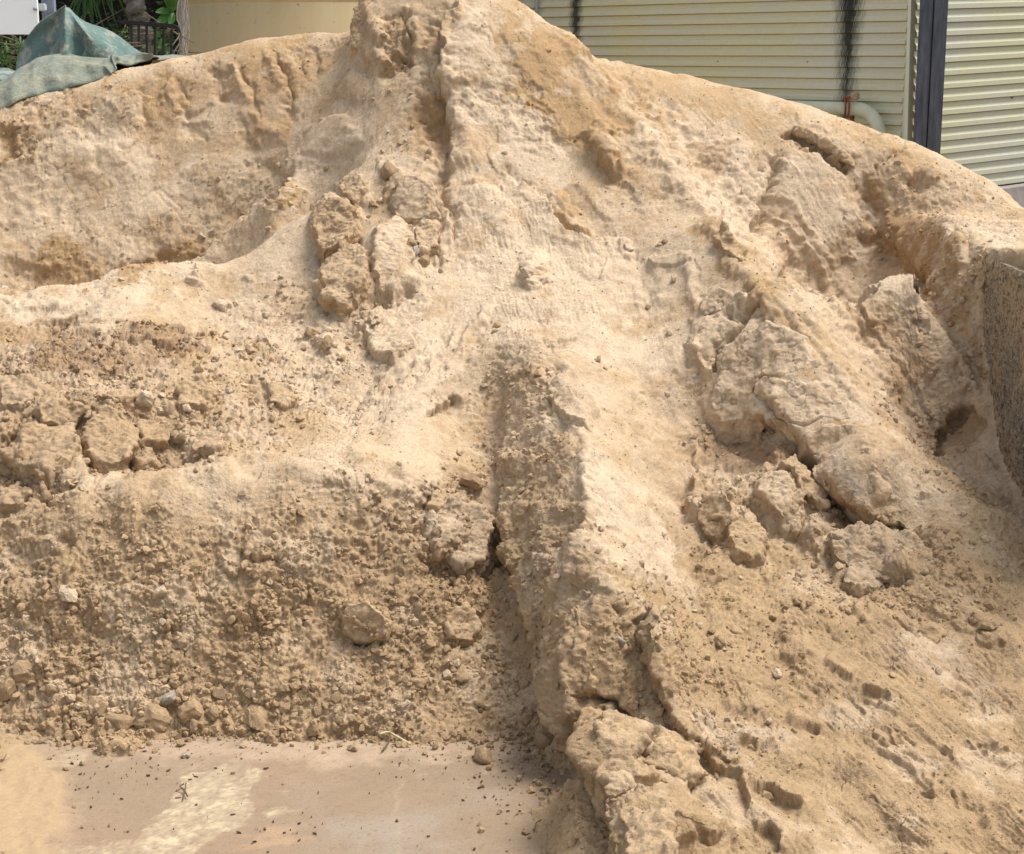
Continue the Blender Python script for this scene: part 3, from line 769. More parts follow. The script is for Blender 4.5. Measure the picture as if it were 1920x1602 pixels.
def blur(n):
    for _ in range(3):
        n[1:-1] = 0.25 * n[:-2] + 0.5 * n[1:-1] + 0.25 * n[2:]; n[:, 1:-1] = 0.25 * n[:, :-2] + 0.5 * n[:, 1:-1] + 0.25 * n[:, 2:]
    return n
N1 = blur(np.cross(a_, b_)); N1 /= (np.linalg.norm(N1, axis=-1, keepdims=True) + 1e-12)
N1 = np.where((N1 * NM).sum(-1, keepdims=True) < 0, -N1, N1)
NM = N1 * 0.85 + NM * 0.15; NM /= np.linalg.norm(NM, axis=-1, keepdims=True)
DISP = np.zeros_like(U)

# ---- overall textures -------------------------------------------------
thin = np.where(front, 1.0, 0.4)
DISP += thin * 0.009 * fbm(PM32, 0.22, 3, 0.5, 1.0) * (0.5 + 0.9 * rough)
quiet = 1 - 0.75 * calm
DISP += 0.0060 * fbm(PM32, 0.06, 4, 0.60, 5.0) * (0.20 + 1.45 * rough) * quiet
rg = np.abs(fbm(PM32, 0.045, 3, 0.6, 71.0)); DISP += 0.0050 * (0.35 - rg) * (0.06 + 1.2 * rough) * 1.4 * quiet
pb1 = pebbles(PM32, 0.070, 0.3, 0.45); pb2 = pebbles(PM32, 0.036, 5.3, 0.55); pb3 = pebbles(PM32, 0.019, 9.1, 0.7); pb4 = pebbles(PM32, 0.0105, 2.7, 0.8)
patch = sstep(0.5 + 1.3 * fbm(PM32, 0.16, 3, 0.5, 12.0))
DISP += rough * (0.026 * pb1 * patch + 0.022 * pb2 * (0.25 + 1.0 * patch) + 0.0125 * pb3 + 0.0070 * pb4)
grain = 1 - rough
DISP += (0.06 + 0.3 * grain * patch) * 0.0045 * pb3 * quiet + 0.0036 * pb4 * (0.55 + 0.05 * grain) * quiet
pb5 = pebbles(PM32, 0.0068, 4.4, 0.8); DISP += 0.0040 * pb5 * (0.28 + 0.72 * rough)
DISP += 0.0011 * noise3(PM32[..., 0] / 0.0055, PM32[..., 1] / 0.0055, PM32[..., 2] / 0.0055)
# flaking crust: thin plates with sharp rims
ft = fbm(PM32, 0.055, 4, 0.55, 20.0)
lv = ft * 3.2
fl = np.floor(lv); fr = lv - fl
terr = (fl + sstep((fr - 0.78) / 0.22)) / 3.2
DISP += np.maximum(flaky, 0.12 * (1 - rough)) * 0.0085 * terr
ft2 = fbm(PM32, 0.024, 3, 0.6, 90.0) * 2.4; fl2 = np.floor(ft2); fr2 = ft2 - fl2
DISP += (0.18 + 0.82 * flaky) * (1 - 0.6 * rough) * 0.0040 * (fl2 + sstep((fr2 - 0.8) / 0.2)) / 2.4
# hairline cracks in the crust
cr = np.abs(fbm(PM32, 0.13, 3, 0.45, 31.0)); gate = sstep((noise3(PM32[..., 0] * 5 + 4, PM32[..., 1] * 5, PM32[..., 2] * 5) - 0.12) / 0.2)
DISP -= 0.006 * np.exp(-(cr / 0.014) ** 2) * gate * (1 - rough)
# fine directional runs of slid sand
def runs(mask, ang, w, L, amp, seed):
    a = math.radians(ang); c, s = math.cos(a), math.sin(a)
    along = U * c + V * s + 6 * w1; acr = -U * s + V * c + 5 * w2
    w *= 0.5; L *= 1.3
    return 0.85 * mask * amp * (0.4 + np.clip(noise2(U / 60, V / 60, seed + 3) + 0.5, 0, 1)) * (noise2(along / L, acr / w, seed) + 0.7 * noise2(along / L * 2.1, acr / w * 2.6, seed + 7))
DISP += runs(poly_mask([(1000,30),(1500,190),(1700,280),(1480,600),(1650,850),(1560,760),(1300,420),(1100,200)], 40), 50, 9, 90, 1.9*mm, 3)
DISP += runs(poly_mask([(640,860),(900,620),(820,560),(420,640),(440,760),(560,830)], 40), 128, 7, 70, 3.6*mm, 14)
DISP += runs(poly_mask([(1090,800),(1260,1060),(1500,1400),(1250,1300),(1100,1000)], 40), 60, 7, 70, 3.4*mm, 21)
DISP += runs(poly_mask([(1430,280),(1620,300),(1640,520),(1450,500)], 30), 62, 9, 60, 1.4*mm, 25)
DISP += runs(poly_mask([(830,300),(1150,420),(1250,600),(1000,640),(850,640)], 40), 75, 8, 70, 2.6*mm, 29)
DISP += runs(poly_mask([(1500,1100),(1920,1120),(1920,1602),(1300,1602),(1350,1350)], 50), 38, 8, 60, 3.2*mm, 35)

PF = PM + NM * DISP[..., None]
# real surface normals of the finished form
du = np.gradient(PF, axis=1); dvv = np.gradient(PF, axis=0)
NF = np.cross(du, dvv); NF /= (np.linalg.norm(NF, axis=-1, keepdims=True) + 1e-12)
NF = np.where(NF[..., 2:3] < -0.3, -NF, NF)
UF, VF, DF = project(PF)

# ---- tones: kinds of sand ---------------------------------------------
PALE = np.array((0.580, 0.446, 0.302)); TAN = np.array((0.440, 0.308, 0.178)); OCHRE = np.array((0.415, 0.268, 0.136)); BROWN = np.array((0.290, 0.185, 0.105)); GREY = np.array((0.44, 0.365, 0.28))
FRONT = np.array((0.390, 0.270, 0.152))
o_m = np.zeros(U.shape, np.float32); b_m = np.zeros(U.shape, np.float32); p_m = np.zeros(U.shape, np.float32); g_m = np.zeros(U.shape, np.float32)
def mx(a, m, k): np.maximum(a, m * k, out=a)
mx(o_m, poly_mask([(950,0),(1060,60),(1150,130),(1180,260),(1250,400),(1180,330),(1130,330),(1030,250),(960,150),(920,60)], 22), 0.85)
mx(o_m, ell_mask(1130, 285, 52, 34, 50), 0.9); mx(o_m, ell_mask(1060, 390, 60, 18, 48), 0.8); mx(o_m, ell_mask(1095, 430, 30, 16, 10), 0.6)
mx(o_m, poly_mask([(1100,90),(1500,190),(1700,270),(1920,390),(1920,430),(1700,330),(1500,260),(1350,230),(1200,180)], 24), 0.6)
mx(o_m, poly_mask([(60,170),(110,200),(90,250),(50,230),(10,210)], 16), 0.6); mx(o_m, poly_mask([(260,120),(400,100),(410,200),(330,220),(270,260)], 18), 0.75)
mx(o_m, poly_mask([(400,80),(650,60),(640,110),(560,230),(500,290),(460,220),(420,150)], 20), 0.7)
mx(o_m, poly_mask([(650,30),(740,20),(750,110),(700,120),(640,90)], 16), 0.7); mx(o_m, poly_mask([(770,170),(835,120),(840,260),(790,260),(730,270)], 20), 0.75)
mx(o_m, poly_mask([(0,205),(100,180),(300,118),(640,58),(640,100),(560,150),(400,170),(280,190),(120,220),(0,250)], 18), 0.45); mx(o_m, poly_mask([(660,0),(860,-10),(850,60),(760,100),(680,120)], 20), 0.4)
mx(o_m, poly_mask([(0,440),(250,490),(430,430),(540,340),(420,420),(330,500),(0,545)], 20), 0.9)
mx(o_m, poly_mask([(1250,370),(1310,400),(1400,480),(1500,640),(1560,740),(1640,850),(1600,840),(1460,650),(1330,480)], 12), 0.55)
mx(o_m, poly_mask([(580,400),(640,380),(660,440),(610,480),(640,460),(690,470),(690,560),(630,590),(600,540)], 12), 0.45)
mx(o_m, ell_mask(760, 380, 40, 20), 0.5); mx(o_m, ell_mask(25, 270, 45, 34), 0.8)
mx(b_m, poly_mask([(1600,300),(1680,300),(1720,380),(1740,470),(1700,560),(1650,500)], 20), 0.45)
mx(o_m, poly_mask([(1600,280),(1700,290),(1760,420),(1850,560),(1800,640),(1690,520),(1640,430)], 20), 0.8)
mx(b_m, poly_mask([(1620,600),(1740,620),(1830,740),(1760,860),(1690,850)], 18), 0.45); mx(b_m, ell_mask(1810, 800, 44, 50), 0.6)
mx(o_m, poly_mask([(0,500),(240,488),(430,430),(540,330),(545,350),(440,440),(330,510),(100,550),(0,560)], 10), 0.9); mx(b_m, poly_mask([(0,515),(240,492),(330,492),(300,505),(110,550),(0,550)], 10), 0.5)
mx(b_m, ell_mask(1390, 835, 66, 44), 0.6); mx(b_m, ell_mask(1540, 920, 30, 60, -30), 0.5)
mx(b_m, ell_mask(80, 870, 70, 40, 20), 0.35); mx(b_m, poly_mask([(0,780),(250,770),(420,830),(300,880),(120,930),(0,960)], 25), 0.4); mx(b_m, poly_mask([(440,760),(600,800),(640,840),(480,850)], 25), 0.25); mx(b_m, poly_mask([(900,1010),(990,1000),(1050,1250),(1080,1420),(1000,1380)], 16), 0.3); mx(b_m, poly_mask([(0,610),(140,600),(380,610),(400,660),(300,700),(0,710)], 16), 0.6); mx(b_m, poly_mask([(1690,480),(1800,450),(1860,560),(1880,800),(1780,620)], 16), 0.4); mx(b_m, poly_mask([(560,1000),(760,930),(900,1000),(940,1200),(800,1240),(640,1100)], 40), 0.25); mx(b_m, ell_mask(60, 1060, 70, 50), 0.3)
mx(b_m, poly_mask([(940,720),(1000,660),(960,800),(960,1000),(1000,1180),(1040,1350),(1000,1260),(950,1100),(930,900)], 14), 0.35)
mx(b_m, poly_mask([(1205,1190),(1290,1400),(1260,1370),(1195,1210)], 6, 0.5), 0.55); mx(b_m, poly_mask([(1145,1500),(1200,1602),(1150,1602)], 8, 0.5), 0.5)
for m_, k in ((poly_mask([(860,20),(960,110),(1040,200),(1060,330),(1120,450),(900,330),(850,100)], 22), 0.9), (poly_mask([(830,330),(1000,350),(1100,470),(1000,640),(850,640)], 30), 0.75),
              (poly_mask([(1340,600),(1440,590),(1600,760),(1660,920),(1600,930),(1500,820),(1340,770)], 16), 0.95), (poly_mask([(1230,210),(1440,280),(1620,320),(1630,480),(1450,470),(1320,400)], 24), 0.85),
              (poly_mask([(1090,790),(1180,880),(1300,1030),(1250,1080),(1150,1060),(1110,940)], 18), 0.95), (poly_mask([(420,520),(640,480),(830,560),(860,700),(760,800),(560,830),(400,700)], 34), 0.75),
              (poly_mask([(0,540),(350,505),(380,540),(180,590),(0,610)], 12), 0.9), (poly_mask([(560,260),(700,200),(760,300),(700,520),(560,560),(480,480)], 30), 0.65), (poly_mask([(700,400),(830,400),(830,560),(700,560)], 14), 0.85),
              (poly_mask([(1600,580),(1690,530),(1760,600),(1830,720),(1760,640),(1700,600)], 12), 0.8), (poly_mask([(1480,620),(1600,740),(1760,920),(1850,1020),(1700,960),(1620,830)], 20), 0.6),
              (poly_mask([(1000,480),(1320,430),(1350,600),(1300,760),(1150,700),(1020,640)], 34), 0.6), (ell_mask(1700, 345, 50, 26, 30), 0.6), (poly_mask([(1840,380),(1920,400),(1920,490),(1840,490)], 20), 0.8),
              (poly_mask([(60,240),(250,220),(420,300),(400,380),(250,440),(60,420)], 50), 0.55), (ell_mask(110, 215, 100, 30, -15), 0.7), (ell_mask(560, 120, 60, 24), 0.6)):
    mx(p_m, m_, k)
mx(g_m, ell_mask(1620, 920, 50, 30, 30), 0.7); mx(g_m, ell_mask(1640, 1050, 60, 40, 0), 0.5); mx(g_m, ell_mask(845, 975, 60, 34), 0.3); mx(g_m, poly_mask([(1340,1380),(1460,1370),(1450,1400),(1380,1410)], 14), 0.5)
mx(g_m, poly_mask([(1640,1190),(1800,1200),(1850,1330),(1750,1300)], 30), 0.3)
n_a = fbm(PM32, 0.17, 4, 0.6, 40.0); n_b = fbm(PM32, 0.045, 4, 0.6, 50.0); n_c = fbm(PM32, 0.4, 2, 0.5, 60.0)
# how far down the heap: the front is tread-packed browner sand
fr_m = sstep((VF - 820) / 260.0)
base = PALE * 0.55 + TAN * 0.45
tone = base[None, None, :] * (1 - fr_m[..., None]) + FRONT * fr_m[..., None]
def blend(t, c, k):
    k = np.clip(k, 0, 1)[..., None]; return t * (1 - k) + c * k
def edgy(m, k=1.0): return sstep((m + 0.30 * n_b * np.minimum(1, 4 * m * (1.2 - m)) ) * k)
tone = blend(tone, PALE, edgy(p_m))
tone = blend(tone, TAN, 0.55 * rough)
tone = blend(tone, OCHRE, edgy(o_m))
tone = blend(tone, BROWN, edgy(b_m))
tone = blend(tone, GREY, edgy(g_m))
tone = blend(tone, PALE, 0.45 * sstep((n_a - 0.10) / 0.35))
tone = blend(tone, OCHRE, 0.45 * sstep((-n_a - 0.15) / 0.35) * (1 - 0.6 * fr_m))
tone *= (1 + 0.10 * n_b + 0.06 * n_c)[..., None]
# rust-coloured spots
for cx, cy in ((828, 925), (850, 983)):
    tone = blend(tone, np.array((0.52, 0.27, 0.06)), 0.7 * ell_mask(cx, cy, 9, 8, 0, 0.8))
tone = np.clip(tone, 0.02, 0.8)

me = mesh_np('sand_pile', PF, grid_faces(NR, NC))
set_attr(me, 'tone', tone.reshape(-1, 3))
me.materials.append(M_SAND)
pile = link(bpy.data.objects.new('sand_pile', me))
tag(pile, 'large heap of pale tan builders sand scooped and slumped in an open concrete bay', 'sand heap', kind='stuff')

# where the finished surface is seen: lookup by photo position
CELL = 4.0
lw, lh = int(W / CELL) + 2, int(H / CELL) + 2
LOOK = np.full(lw * lh, -1, np.int64)
_sel = np.flatnonzero(((UF > 0) & (UF < W) & (VF > 0) & (VF < H)).ravel())
_cell = (VF.ravel()[_sel] / CELL).astype(int) * lw + (UF.ravel()[_sel] / CELL).astype(int)
_ord = np.argsort(-DF.ravel()[_sel])
LOOK[_cell[_ord]] = _sel[_ord]
PFl = PF.reshape(-1, 3); NFl = NF.reshape(-1, 3); TOl = tone.reshape(-1, 3); NMl = NM.reshape(-1, 3)
def spot(px, py):
    for r in range(0, 6):
        for j in range(-r, r + 1):
            for i in range(-r, r + 1):
                k = (int(py / CELL) + j) * lw + int(px / CELL) + i
                if 0 <= k < len(LOOK) and LOOK[k] >= 0: return LOOK[k]
    return None

# ------------------------------------------------------------------ loose crumbs (uncountable)
rng = np.random.RandomState(5)
ICO_V, ICO_F = None, None
bm = bmesh.new(); bmesh.ops.create_icosphere(bm, subdivisions=1, radius=1.0)
bm.verts.ensure_lookup_table()
ICO_V = np.array([v.co[:] for v in bm.verts]); ICO_F = np.array([[v.index for v in f.verts] for f in bm.faces]); bm.free()

def crumbs(name, n, dens, smin, smax, label):
    p = dens.ravel().astype(np.float64); p[~((UF > -60) & (UF < W + 60) & (VF > -10) & (VF < H + 60)).ravel()] = 0
    p = p * (DF.ravel() ** 0.0); p /= p.sum()
    idx = rng.choice(len(p), n, p=p)
    s = smin * (smax / smin) ** (rng.rand(n) ** 2.6)
    s *= (0.75 + 0.25 * DF.ravel()[idx] / 4.0)
    c = PFl[idx] + NFl[idx] * (s * rng.uniform(-0.25, 0.35, n))[:, None]
    R = rng.normal(size=(n, 3, 3)); Q, _ = np.linalg.qr(R)
    sc = rng.uniform(0.65, 1.2, (n, 1, 3))
    jit = 1 + rng.uniform(-0.42, 0.38, (n, len(ICO_V), 1))
    v = (ICO_V[None] * jit * sc) @ Q * s[:, None, None] + c[:, None, :]
    f = ICO_F[None] + (np.arange(n) * len(ICO_V))[:, None, None]
    m_ = mesh_np(name, v.reshape(-1, 3), f.reshape(-1, 3), smooth=False)
    t = TOl[idx] * rng.uniform(0.88, 1.12, (n, 1))
    set_attr(m_, 'tone', np.repeat(np.clip(t, 0.02, 0.8), len(ICO_V), axis=0))
    m_.materials.append(M_CLOD)
    o = link(bpy.data.objects.new(name, m_))
    tag(o, label, 'crumbs', kind='stuff')
    return o
dens = (rough ** 1.5) * (0.25 + patch) + 0.010
dens = dens * np.where(front, 1, 0)
crumbs('sand_grit', 14000, (0.35 + patch) * np.where(front, 1.0, 0) * (1 - 0.5 * rough), 0.0013, 0.0042, 'fine sandy grit lying all over the smooth faces of the heap')
crumbs('sand_crumbs', 15000, dens, 0.0028, 0.0125, 'countless small crumbs of broken damp sand strewn over the crumbly parts of the heap')


# ------------------------------------------------------------------ mesh building helpers
def V3(*a): return Vector(a)

class MB:
    def __init__(self): self.bm = bmesh.new()
    def box(self, c, size, rot=None, bev=0.0):
        r = bmesh.ops.create_cube(self.bm, size=1.0)
        M = Matrix.Translation(c) @ (rot.to_matrix().to_4x4() if rot else Matrix.Identity(4)) @ Matrix.Diagonal((*size, 1))
        bmesh.ops.transform(self.bm, matrix=M, verts=r['verts'])
        if bev:
            es = list({e for v in r['verts'] for e in v.link_edges})
            bmesh.ops.bevel(self.bm, geom=es, offset=bev, segments=2, affect='EDGES', clamp_overlap=True)
        return self
    def tube(self, pts, rad, n=10, caps=True):
        pts = [Vector(p) for p in pts]
        rads = rad if isinstance(rad, (list, tuple)) else [rad] * len(pts)
        rings = []; ref = None
        for i, p in enumerate(pts):
            t = (pts[min(i + 1, len(pts) - 1)] - pts[max(i - 1, 0)]).normalized()
            if ref is None:
                ref = t.cross(Vector((0, 0, 1)))
                if ref.length < 0.1: ref = t.cross(Vector((1, 0, 0)))
            ref = (ref - t * ref.dot(t)).normalized()
            b = t.cross(ref)
            rings.append([self.bm.verts.new(p + (ref * math.cos(a) + b * math.sin(a)) * rads[i]) for a in [2 * math.pi * k / n for k in range(n)]])
        for r0, r1 in zip(rings, rings[1:]):
            for k in range(n): self.bm.faces.new((r0[k], r0[(k + 1) % n], r1[(k + 1) % n], r1[k]))
        if caps:
            self.bm.faces.new(rings[0][::-1]); self.bm.faces.new(rings[-1])
        return self
    def face(self, pts):
        self.bm.faces.new([self.bm.verts.new(p) for p in pts]); return self
    def grid(self, rows):
        vs = [[self.bm.verts.new(p) for p in r] for r in rows]
        for a, b in zip(vs, vs[1:]):
            for k in range(len(a) - 1): self.bm.faces.new((a[k], a[k + 1], b[k + 1], b[k]))
        return self
    def mesh(self, name, mat, smooth=False):
        bmesh.ops.recalc_face_normals(self.bm, faces=self.bm.faces)
        m = bpy.data.meshes.new(name); self.bm.to_mesh(m); self.bm.free()
        if mat: m.materials.append(mat)
        if smooth:
            for p in m.polygons: p.use_smooth = True
        return m
    def build(self, name, mat, parent=None, smooth=False):
        return link(bpy.data.objects.new(name, self.mesh(name, mat, smooth)), parent)

def empty(name, loc, label, cat, group=None, rz=0.0):
    o = bpy.data.objects.new(name, None); o.location = loc; o.rotation_euler = (0, 0, rz); o.empty_display_size = 0.1
    link(o); tag(o, label, cat, group); return o

def catmull(pts, n):
    pts = [Vector(p) for p in pts]; out = []
    m = len(pts) - 1
    for k in range(n):
        t = k / (n - 1) * m; i = min(int(t), m - 1); f = t - i
        a, b, c, d = pts[max(i - 1, 0)], pts[i], pts[i + 1], pts[min(i + 2, m)]
        out.append(0.5 * ((2 * b) + (c - a) * f + (2 * a - 5 * b + 4 * c - d) * f * f + (3 * b - a - 3 * c + d) * f ** 3))
    return out

# ------------------------------------------------------------------ yard ground and bay floor
M_YARD = simple_mat('yard_ground', (0.20, 0.17, 0.14), 0.95, 0.3, 3.0, 0.01, 40)
yard = MB().grid([[(-60, -20, -0.10), (60, -20, -0.10)], [(-60, 90, -0.10), (60, 90, -0.10)]]).build('ground', M_YARD)
tag(yard, kind='structure')

def floor_z0(px, py):
    x, y, z = ray(px, py); t = -EYE / z
    return x * t, y * t
fxn, fyn = 430, 300
FX = np.linspace(-1.9, 0.75, fxn); FY = np.linspace(2.3, 4.1, fyn)
FXX, FYY = np.meshgrid(FX, FY)
FP3 = np.stack([FXX, FYY, 0 * FXX], -1).astype(np.float32)
fu, fv, fd = project(FP3.astype(np.float64))
U_s, V_s, F_s, Uw_s, Vw_s = U, V, front, Uw, Vw          # the tracing tools now work on the floor
U, V = fu, fv
fw1 = fbm(FP3, 0.06, 4, 0.6, 2.0); fw2 = fbm(FP3, 0.06, 4, 0.6, 8.0)
Uw, Vw = U + 12 * fw1, V + 12 * fw2
front = np.ones(U.shape, bool)
SLAB = np.array((0.262, 0.190, 0.122)); CREAM = np.array((0.47, 0.38, 0.24)); SMEAR = np.array((0.28, 0.185, 0.115)); CONC = np.array((0.33, 0.285, 0.23))
ft_ = np.broadcast_to(SLAB, (*U.shape, 3)).copy()
ft_ = blend(ft_, CONC, 0.6 * sstep(0.4 + 1.2 * fbm(FP3, 0.3, 3, 0.5, 9.0)) * ell_mask(800, 1500, 300, 90, 0, 0.8))
ft_ = blend(ft_, SMEAR, 0.5 * ell_mask(540, 1470, 120, 50, 0, 0.8)); ft_ = blend(ft_, SMEAR, 0.5 * poly_mask([(140,1540),(320,1530),(560,1560),(520,1640),(100,1640)], 20))
ft_ = blend(ft_, np.array((0.42, 0.27, 0.15)), 0.5 * ell_mask(500, 1570, 60, 14, -20, 0.8)); ft_ = blend(ft_, np.array((0.45, 0.33, 0.22)), 0.6 * ell_mask(600, 1400, 500, 26, 0, 0.8))
speck = 0.55 + 0.45 * sstep((fbm(FP3, 0.012, 3, 0.7, 14.0) + 0.62) / 0.35)
cream = poly_mask([(345,1455),(400,1440),(460,1432),(495,1455),(470,1490),(455,1530),(470,1545),(410,1560),(370,1602),(360,1680),(240,1680),(250,1602),(270,1550),(310,1515),(340,1480)], 4, 1.3)
cream = np.maximum(cream, 0.8 * poly_mask([(120,1590),(240,1580),(250,1640),(100,1640)], 6, 1.6)); cream = np.maximum(cream, 0.55 * poly_mask([(90,1420),(170,1400),(150,1430),(95,1450)], 8, 2))
for k in range(9): cream = np.maximum(cream, 0.7 * poly_mask([(190 + k * 13, 1575), (194 + k * 13, 1575), (200 + k * 13, 1640), (194 + k * 13, 1640)], 2, 0.4))
cream = np.maximum(cream, 0.8 * poly_mask([(492,1520),(560,1512),(562,1518),(500,1534)], 3, 0.8)); cream = np.maximum(cream, 0.7 * ell_mask(535, 1486, 14, 4, 0, 0.8))
cream *= 1 - 0.9 * ell_mask(455, 1443, 11, 14, 0, 0.5, 1)
cream *= speck * (0.40 + 0.60 * sstep(0.55 + 1.6 * fbm(FP3, 0.018, 3, 0.6, 54.0))) * (0.55 + 0.45 * sstep(0.5 + 1.5 * fbm(FP3, 0.05, 3, 0.6, 44.0)))
stroke = np.exp(-(seg_info([(325,1480),(300,1530),(262,1560)], Uw, Vw)[0] / 4) ** 2)
cream = cream * (1 - 0.8 * stroke)
ft_ = blend(ft_, CREAM, cream)
line_x = np.exp(-(seg_info([(750,1470),(747,1602),(745,1680)], Uw, Vw)[0] / 3.5) ** 2)
ft_ = blend(ft_, np.array((0.46, 0.33, 0.20)), 0.25 * line_x)
scr = noise2((U + 0.2 * V) / 3.0, V / 90.0, 77)
ft_ *= (1 + 0.06 * scr * ell_mask(250, 1500, 300, 110, 0, 0.8) + 0.05 * fbm(FP3, 0.15, 3, 0.6, 21.0) + 0.05 * fbm(FP3, 0.03, 3, 0.6, 24.0))[..., None]
dk = sstep((fbm(FP3, 0.014, 3, 0.65, 33.0) - 0.62) / 0.12)
ft_ = blend(ft_, np.array((0.22, 0.14, 0.08)), 0.7 * dk)
hz_ = 0.0012 * fbm(FP3, 0.08, 3, 0.5, 3.0) + 0.0022 * cream + 0.0016 * pebbles(FP3, 0.012, 1.0, 0.25) * 3 * sstep(fbm(FP3, 0.2, 2, 0.5, 5.0) + 0.5) + 0.0006 * line_x
left_sand = poly_mask([(-200,1380),(60,1395),(110,1450),(130,1540),(60,1680),(-200,1700)], 30, 2.0)
toe = np.exp(-((FYY - 3.80) / 0.08) ** 2) * 0.5
dust = np.clip(left_sand + 0.3 * toe, 0, 1)
hz_ += left_sand * (0.012 + 0.006 * fbm(FP3, 0.07, 3, 0.6, 7.0) + 0.006 * pebbles(FP3, 0.03, 2.0, 0.5) + 0.008 * pebbles(FP3, 0.014, 2.0, 0.6))
ft_ = blend(ft_, FRONT, 0.9 * left_sand)
FZ = hz_
fme = mesh_np('concrete_floor', np.stack([FXX, FYY, FZ], -1), grid_faces(fyn, fxn))
set_attr(fme, 'tone', np.clip(ft_, 0.02, 0.85).reshape(-1, 3))
M_SLAB, snt, sb = new_mat('slab_surface', 0.85)
_a = nd(snt, 'ShaderNodeAttribute'); _a.attribute_name = 'tone'
_g = nd(snt, 'ShaderNodeNewGeometry')
_c = mixc(snt, 1.0, _a.outputs['Color'], ramp(snt, noise_node(snt, _g.outputs['Position'], 160, 5, 0.7), [(0.3, 0.84), (0.7, 1.12)]), 'MULTIPLY')
snt.links.new(_c, sb.inputs['Base Color'])
_b = nd(snt, 'ShaderNodeBump'); _b.inputs['Distance'].default_value = 0.0012
snt.links.new(noise_node(snt, _g.outputs['Position'], 300, 4, 0.7), _b.inputs['Height']); snt.links.new(_b.outputs[0], sb.inputs['Normal'])
fme.materials.append(M_SLAB)
flo = link(bpy.data.objects.new('concrete_floor', fme)); tag(flo, kind='structure')
U, V, front, Uw, Vw = U_s, V_s, F_s, Uw_s, Vw_s

# crumbs run out over the bare floor along the foot of the bank and of the cut
nS = 2600
sx = rng.uniform(-1.45, 0.45, nS); run = rng.exponential(0.035, nS)
sy = 3.86 - run; side = sx > 0.06
tcl = np.clip((sx - 0.02) / 0.4, 0, 1)
sy = np.where(rng.rand(nS) < 0.75, 3.85 - run, sy)
m_ = rng.rand(nS) < 0.28                       # those along the slanting cut
sy[m_] = rng.uniform(2.95, 3.85, m_.sum()); sx[m_] = np.interp(sy[m_], [2.95, 3.3, 3.55, 3.85], [0.20, 0.13, 0.04, -0.02]) + 0.06 - rng.exponential(0.06, m_.sum())
m2_ = rng.rand(nS) < 0.10
sy[m2_] = rng.uniform(2.95, 3.85, m2_.sum()); sx[m2_] = -1.04 - 0.25 * rng.rand(m2_.sum()) + rng.exponential(0.07, m2_.sum())
ss = 0.0016 * (0.011 / 0.0016) ** (rng.rand(nS) ** 3.2)
cc_ = np.stack([sx, sy, ss * 0.35 + 0.001], 1)
R_a = rng.normal(size=(nS, 3, 3)); Q_a, _ = np.linalg.qr(R_a)
va = ((ICO_V[None] * (1 + rng.uniform(-0.4, 0.35, (nS, len(ICO_V), 1))) * rng.uniform(0.65, 1.2, (nS, 1, 3))) @ Q_a) * ss[:, None, None] + cc_[:, None, :]
fa = ICO_F[None] + (np.arange(nS) * len(ICO_V))[:, None, None]
mfa = mesh_np('floor_crumbs', va.reshape(-1, 3), fa.reshape(-1, 3), smooth=False)
set_attr(mfa, 'tone', np.repeat(FRONT[None] * rng.uniform(0.82, 1.1, (nS, 1)), len(ICO_V), axis=0)); mfa.materials.append(M_CLOD)
ofa = link(bpy.data.objects.new('floor_crumbs', mfa)); tag(ofa, 'sand crumbs run out over the bare concrete floor at the foot of the heap', 'crumbs', kind='stuff')

# ------------------------------------------------------------------ concrete side wall on the right
m, nt, b = new_mat('rough_concrete', 0.9)
geo = nd(nt, 'ShaderNodeNewGeometry'); pos = geo.outputs['Position']
f1 = ramp(nt, noise_node(nt, pos, 7, 6, 0.6), [(0.35, 0.0), (0.65, 1.0)])
c = mixc(nt, f1, (0.15, 0.130, 0.10), (0.28, 0.215, 0.140))
f2 = ramp(nt, noise_node(nt, pos, 4.5, 6, 0.65), [(0.38, 0.0), (0.56, 0.9)])
sandy = mixc(nt, f2, c, (0.36, 0.26, 0.155))
pit = ramp(nt, noise_node(nt, pos, 75, 4, 0.65), [(0.36, 0.30), (0.54, 1.0)])
c2 = mixc(nt, 1.0, sandy, pit, 'MULTIPLY')
g2 = ramp(nt, noise_node(nt, pos, 200, 2, 0.6), [(0.60, 0.0), (0.70, 1.0)])
c2 = mixc(nt, g2, c2, (0.50, 0.42, 0.30))
nt.links.new(c2, b.inputs['Base Color'])
bn = nd(nt, 'ShaderNodeBump'); bn.inputs['Distance'].default_value = 0.006
nt.links.new(noise_node(nt, pos, 110, 4, 0.65), bn.inputs['Height']); nt.links.new(bn.outputs[0], b.inputs['Normal'])
M_CONC = m
cw = bmesh.new()
ny_, nz_ = 180, 80
rows = []
for j in range(nz_):
    z = -0.1 + (WALL_TOP + 0.1) * j / (nz_ - 1)
    rows.append([(WALL_X + 0.006 * math.sin(y * 9 + z * 13) * 0.5, y, z) for y in np.linspace(4.05, 6.0, ny_)])
rows = [[V3(p[0] + 0.010 * float(random.random()) ** 3 + (0.006 if j == nz_ - 1 else 0), p[1], p[2]) for p in r] for j, r in enumerate(rows)]
wb = MB(); wb.grid(rows)
wb.box((WALL_X + 0.2075, 5.025, 0.455), (0.381, 1.952, 1.11))
wall_o = wb.build('concrete_wall', M_CONC)
tag(wall_o, 'grey exposed aggregate concrete retaining wall dusted with sand at the right edge', 'wall')

